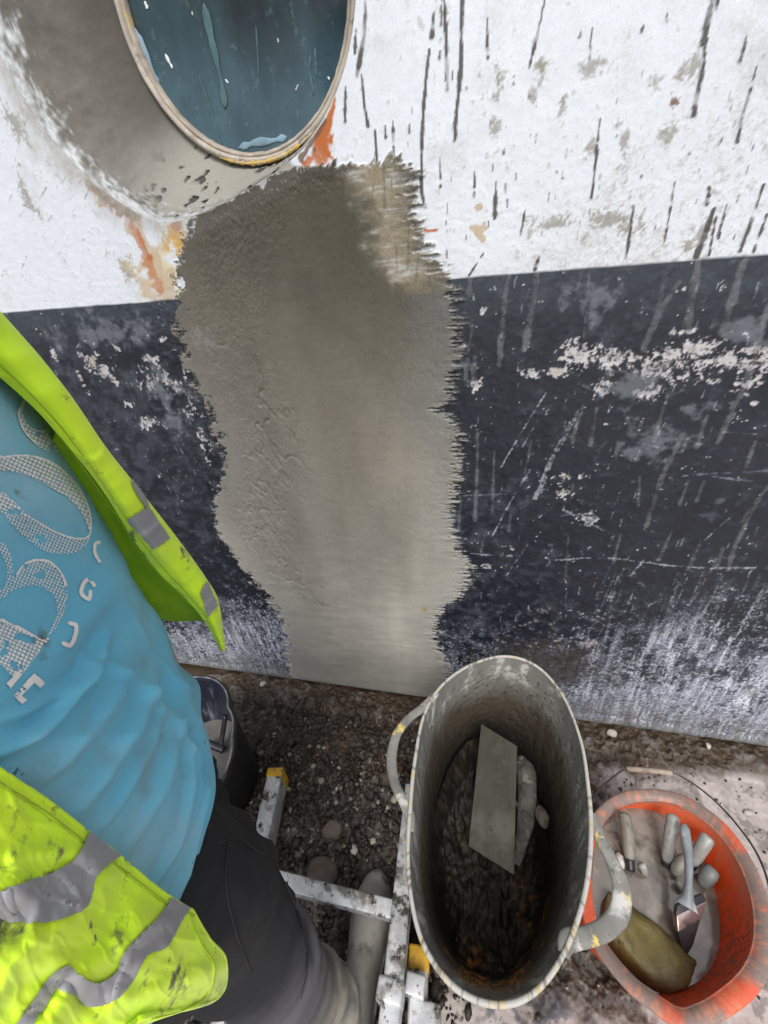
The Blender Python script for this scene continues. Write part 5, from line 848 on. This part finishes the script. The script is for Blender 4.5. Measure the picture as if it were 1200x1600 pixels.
tape('reflective_strip', [(266, 1400), (246, 1430), (208, 1466), (188, 1490), (178, 1516), (152, 1532), (125, 1524), (104, 1507), (80, 1516), (52, 1555), (16, 1606)], [(296, 1416), (280, 1440), (258, 1478), (226, 1494), (205, 1530), (182, 1556), (150, 1568), (112, 1556), (88, 1540), (68, 1570), (44, 1606)], bp)
# left front edge: folded strip seen along its length, with the inside of the panel behind
eo = [(-40, 440), (0, 490), (60, 558), (110, 622), (162, 698), (205, 752), (240, 796), (282, 850), (318, 900), (338, 935), (346, 980), (351, 1010)]
em = [(-42, 505), (0, 540), (60, 602), (110, 660), (155, 726), (196, 785), (234, 838), (276, 886), (308, 926), (328, 955), (342, 990), (350, 1016)]
ei = [(-44, 556), (0, 588), (58, 640), (102, 690), (146, 744), (176, 788), (214, 850), (254, 900), (290, 934), (316, 964), (334, 994), (347, 1018)]
rho = np.array([.345, .350, .355, .36, .365, .37, .378, .386, .394, .40, .406, .410]); rw_ = []
for pts, o_ in ((ei, -.004), (em, -.013), (eo, .010)): q = np.array(pts, float); rw_.append([*[loc(f_, l_, z_) for f_, l_, z_ in ((.09, .07, 1.47), (.150, .085, 1.36))], *at_rho(q[:, 0], q[:, 1], rho+o_)])
rw_[2][0] = loc(.05, .13, 1.47); rw_[2][1] = loc(.11, .14, 1.36); rw_.append([p+np.array([-.055, .02, 0.]) for p in rw_[2]]); rw_[3][-1] = rw_[2][-1]+np.array([-.01, .0, .004]); rw_[3][-2] = rw_[2][-2]+np.array([-.02, .005, .004])
LP = net(rw_, 70, 300); pl = fbm(LP[..., 2]*40, LP[..., 0]*40, 1, 3, 531)+.5*(1-2*np.abs(fbm(LP[..., 2]*26, LP[..., 0]*26, 1, 2, 532)-.5))**5; LP += ((CAMP-LP)/np.linalg.norm(CAMP-LP, axis=-1)[..., None])*(.006*(pl-.5))[..., None]
lpan = put('front_panel', grid_mesh('front_panel', LP), m_vis, vest); solid(lpan, .0022, 0); bl2 = bvh_of(lpan)
tape('reflective_strip', [(198, 810), (226, 792), (232, 795)], [(238, 856), (252, 848), (263, 840)], bl2); tape('reflective_strip', [(202, 750), (207, 752), (225, 778)], [(206, 764), (216, 780), (235, 806)], bl2)
tape('reflective_strip', [(311, 926), (316, 914), (322, 908)], [(324, 962), (332, 952), (338, 945)], bl2)
m_st = pm('lime_thread', (.30, .44, .02), (.40, .55, .02), 90, .8, .2)
put('stitch_line', tubes('stitch_line', [sweep(LP[9, 40::3]+(CAMP-LP[9, 40::3])*.004, .0007, .0007, 6), sweep(LP[60, 40:285:3]+(CAMP-LP[60, 40:285:3])*.004, .0007, .0007, 6)]), m_st, vest)
put('stitch_line', tubes('stitch_line', [sweep(NP[8, 60::3]+(CAMP-NP[8, 60::3])*.008, .0008, .0008, 6), sweep(NP[10:190:3, 308]+(CAMP-NP[10:190:3, 308])*.008, .0008, .0008, 6)]), m_st, vest)
# inside of the left panel hanging behind the shirt
li = [[(90, 672), (120, 715), (160, 770), (180, 800), (216, 856), (256, 904), (292, 938), (322, 963)], [(80, 690), (115, 735), (160, 800), (184, 830), (215, 880), (252, 920), (290, 948), (324, 964)], [(70, 710), (105, 760), (150, 830), (190, 880), (222, 920), (252, 945), (285, 960), (322, 966)], [(60, 730), (95, 790), (140, 880), (190, 925), (222, 950), (250, 966), (284, 970), (320, 968)]]
rl = np.array([.362, .366, .372, .376, .384, .392, .400, .404]); rws = []
for i, r in enumerate(li): q = np.array(r, float); rws.append(at_rho(q[:, 0], q[:, 1], rl+.006+.014*i))
LN = net(rws, 50, 90); pl = fbm(LN[..., 2]*30, LN[..., 0]*30, 1, 3, 541); LN += ((CAMP-LN)/np.linalg.norm(CAMP-LN, axis=-1)[..., None])*(.012*(pl-.5))[..., None]
m_in = pm('vest_lining', (.27, .50, .008), (.32, .56, .01), 8, .7, .3, 600, .0005, layers=[((.12, .16, .03), 13, .62, .72)])
solid(put('panel_lining', grid_mesh('panel_lining', LN), m_in, vest), .002, 0)
m_seam = pm('dark_thread', (.016, .016, .018), (.03, .03, .03), 60, .8, .2)
# ---- trousers: one skinned surface, then folds
V = []; E_ = []; Rr = []
w0 = bone(loc(0, 0, 1.0), (.145, .118)); w1 = bone(loc(0, 0, .90), (.150, .122), w0)
r1 = bone(loc(.02, -.075, .84), .096, w1); r2 = bone(np.array([-.254, .084, .68]), .084, r1); r3 = bone(RK+[.0, .0, .03], .070, r2); r4 = bone(RK*.62+RA*.38+[-.012, -.006, 0], .060, r3); r5 = bone(RK*.25+RA*.75+[-.004, -.000, 0], .052, r4); r6 = bone(RA+[.0, .004, -.03], .056, r5)
l1 = bone(loc(.0, .088, .84), .092, w1); l2 = bone(loc(.015, .095, .66), .083, l1); l3 = bone(loc(.0, .10, .48), .068, l2); l4 = bone(loc(-.09, .108, .28), .060, l3); l5 = bone(loc(-.155, .11, .10), .055, l4)
tro = skinned('trousers', V, E_, Rr, 4); me = tro.data; nv = len(me.vertices); co = np.empty(nv*3, np.float32); me.vertices.foreach_get('co', co); co = co.reshape(-1, 3); nr_ = np.empty(nv*3, np.float32); me.vertices.foreach_get('normal', nr_); nr_ = nr_.reshape(-1, 3)
u_ = co[:, 0]*.8-co[:, 1]*.5; cz = 1-2*np.abs(fbm(u_*1.4+co[:, 2]*.35, co[:, 2]*1.6-u_*.6, 9, 2, 556)-.5); cz2 = 1-2*np.abs(fbm(u_+co[:, 2]*1.2, co[:, 2]*.5-u_, 22, 3, 557)-.5)
dsp = (.013*(cz**4-.3)+.004*(cz2**5))*ss(.15, .4, co[:, 2])+.014*(fbm(u_+co[:, 2]*.5, co[:, 2], 9, 3, 551)-.5)+.010*(1-2*np.abs(fbm(u_*.6+co[:, 2]*.9, co[:, 2]*.7-u_*.5, 16, 3, 552)-.5)*2)*ss(.62, .45, co[:, 2])+.002*(fbm(u_, co[:, 2], 50, 3, 553)-.5)
co = co+nr_*dsp[:, None]; me.vertices.foreach_set('co', co.ravel()); 
tc = np.empty((nv, 3), np.float32); tc[:] = (.010, .010, .012); du = fbm(u_*1.0, co[:, 2], 7, 4, 554); dust = ss(.42, .62, du)*ss(.54, .34, co[:, 2]+.10*(du-.5)); tc = mixc(tc, (.13, .128, .14), dust*.38); tc = mixc(tc, (.20, .195, .20), ss(.6, .9, cz)*ss(.54, .36, co[:, 2])*.3); tc = mixc(tc, (.30, .28, .23), ss(.32, .20, co[:, 2]+.08*(du-.5))*ss(.3, .55, fbm(u_*4, co[:, 2]*.8, 12, 3, 555)+.1)*.85)
at = me.attributes.new('dust', 'FLOAT_COLOR', 'POINT'); at.data.foreach_set('color', np.c_[tc, np.ones(nv)].astype(np.float32).ravel()); me.materials.append(pm('dusty_workwear', None, attr='dust', rough=.85, scale=60, bump=.3, bscale=700, bdist=.0006, bdetail=3)); me.update(); tro.parent = PER
bt_ = bvh_of(tro)
def seam(pts, r=.0008):
    out = []
    for x, y in catmull(np.array(pts, float), 60):
        h = bt_.ray_cast(Vector(CAMP), Vector(ray(x, y)).normalized())
        if h[0] is not None: out.append(np.array(h[0]+h[1]*.0006))
    out = np.array(out); return sweep(out, r, r, 6)
put('seam', tubes('seam', [seam([(338, 1318), (372, 1312), (404, 1332), (440, 1344)]), seam([(356, 1310), (352, 1380), (366, 1450), (392, 1520)]), seam([(430, 1350), (462, 1420), (480, 1500), (470, 1560)])]), m_seam, tro)
# ---- boots
def boot(heel, toe, mat_u, mat_s, parent, lab=None):
    heel = np.array(heel, float); toe = np.array(toe, float); L = np.linalg.norm(toe-heel); d = (toe-heel)/L; s = np.array([d[1], -d[0]]); n = 60; k = np.linspace(0, 1, n)
    hw = np.interp(k, [0, .02, .08, .25, .45, .68, .85, .94, .985, 1], [.004, .018, .030, .033, .033, .043, .039, .028, .014, .003]); hz_ = np.interp(k, [0, .05, .2, .36, .5, .7, .86, .95, 1], [.085, .115, .125, .110, .082, .066, .058, .044, .02]); V_ = []
    a = np.linspace(0, np.pi, 22)
    for i in range(n):
        c = heel+d*L*k[i]; w = np.sign(np.cos(a))*np.abs(np.cos(a))**.8*hw[i]; h = np.sin(a)**.75*hz_[i]; V_.append(np.stack([c[0]+s[0]*w, c[1]+s[1]*w, .018+h+.0025*(fbm(k[i]*9+0*a, a*2, 2, 3, 561)-.5)-.003*np.exp(-((k[i]-.80)/.008)**2)], -1))
    o = put('boot', grid_mesh('boot', np.stack(V_)), mat_u, parent)
    if lab: o['label'] = lab
    V2 = []
    for i in range(n):
        c = heel+d*L*k[i]; w = np.array([-1, 1, 1, -1, -1])*(hw[i]+.004); h = np.array([0, 0, .024, .024, 0]); V2.append(np.stack([c[0]+s[0]*w, c[1]+s[1]*w, h], -1))
    put('sole', grid_mesh('sole', np.stack(V2)), mat_s, o); rows_ = np.stack(V_); ii = int(.76*n); put('toe_cap_seam', tubes('toe_cap_seam', [sweep(rows_[ii]+[0, 0, .001], .0013, .0013, 6, up=(d[0], d[1], 0))]), mat_s, o)
    return o
m_boot = pm('dusty_suede', (.23, .215, .19), (.32, .31, .29), 18, .8, .3, 200, .001, layers=[((.10, .095, .085), 24, .58, .70), ((.035, .035, .038), 9, .62, .68)]); m_sole = pm('scuffed_sole', (.25, .25, .24), (.06, .06, .06), 30, .7, .4)
tz = at_z(592., 1354., .05)[:2]; hz2 = at_z(551., 1600., .05)[:2]; boot(tz+(hz2-tz)/np.linalg.norm(hz2-tz)*.285, tz, m_boot, m_sole, PER)
boot(loc(-.25, .10, 0)[:2], loc(.02, .12, 0)[:2], m_boot, m_sole, PER)
# ================================================================== CAMERA, SKY, SUN
cd = bpy.data.cameras.new('camera'); cam = bpy.data.objects.new('camera', cd); COL.objects.link(cam); SC.camera = cam
cd.sensor_fit = 'HORIZONTAL'; cd.sensor_width = 36.; cd.lens = FPX/1200*36.; cd.clip_start = .02; cd.clip_end = 400
M = Matrix([[RT[i], UP[i], -FW[i], CAMP[i]] for i in range(3)]+[[0, 0, 0, 1]]); cam.matrix_world = M
w = bpy.data.worlds.new('World'); SC.world = w; w.use_nodes = True; t = w.node_tree; bg = t.nodes['Background']
SUN_EL, SUN_AZ = R(55), R(172)                            # azimuth from +Y clockwise
sk = t.nodes.new('ShaderNodeTexSky'); sk.sky_type = 'NISHITA'; sk.sun_disc = False; sk.sun_elevation = SUN_EL; sk.sun_rotation = SUN_AZ; sk.dust_density = 3; sk.air_density = 1.2
hs = t.nodes.new('ShaderNodeHueSaturation'); hs.inputs['Saturation'].default_value = .45; t.links.new(sk.outputs[0], hs.inputs['Color']); t.links.new(hs.outputs[0], bg.inputs[0]); bg.inputs[1].default_value = .125
sd = bpy.data.lights.new('sun', 'SUN'); sun = bpy.data.objects.new('sun', sd); COL.objects.link(sun); sd.energy = 1.5; sd.angle = R(26); sd.color = (1, .97, .93)
dv = Vector((math.sin(SUN_AZ)*math.cos(SUN_EL), math.cos(SUN_AZ)*math.cos(SUN_EL), math.sin(SUN_EL))); sun.rotation_euler = dv.to_track_quat('Z', 'Y').to_euler(); sun.location = (0, -3, 5)
SC.view_settings.view_transform = 'Standard'; SC.view_settings.look = 'None'; SC.view_settings.exposure = .5; SC.view_settings.gamma = 1
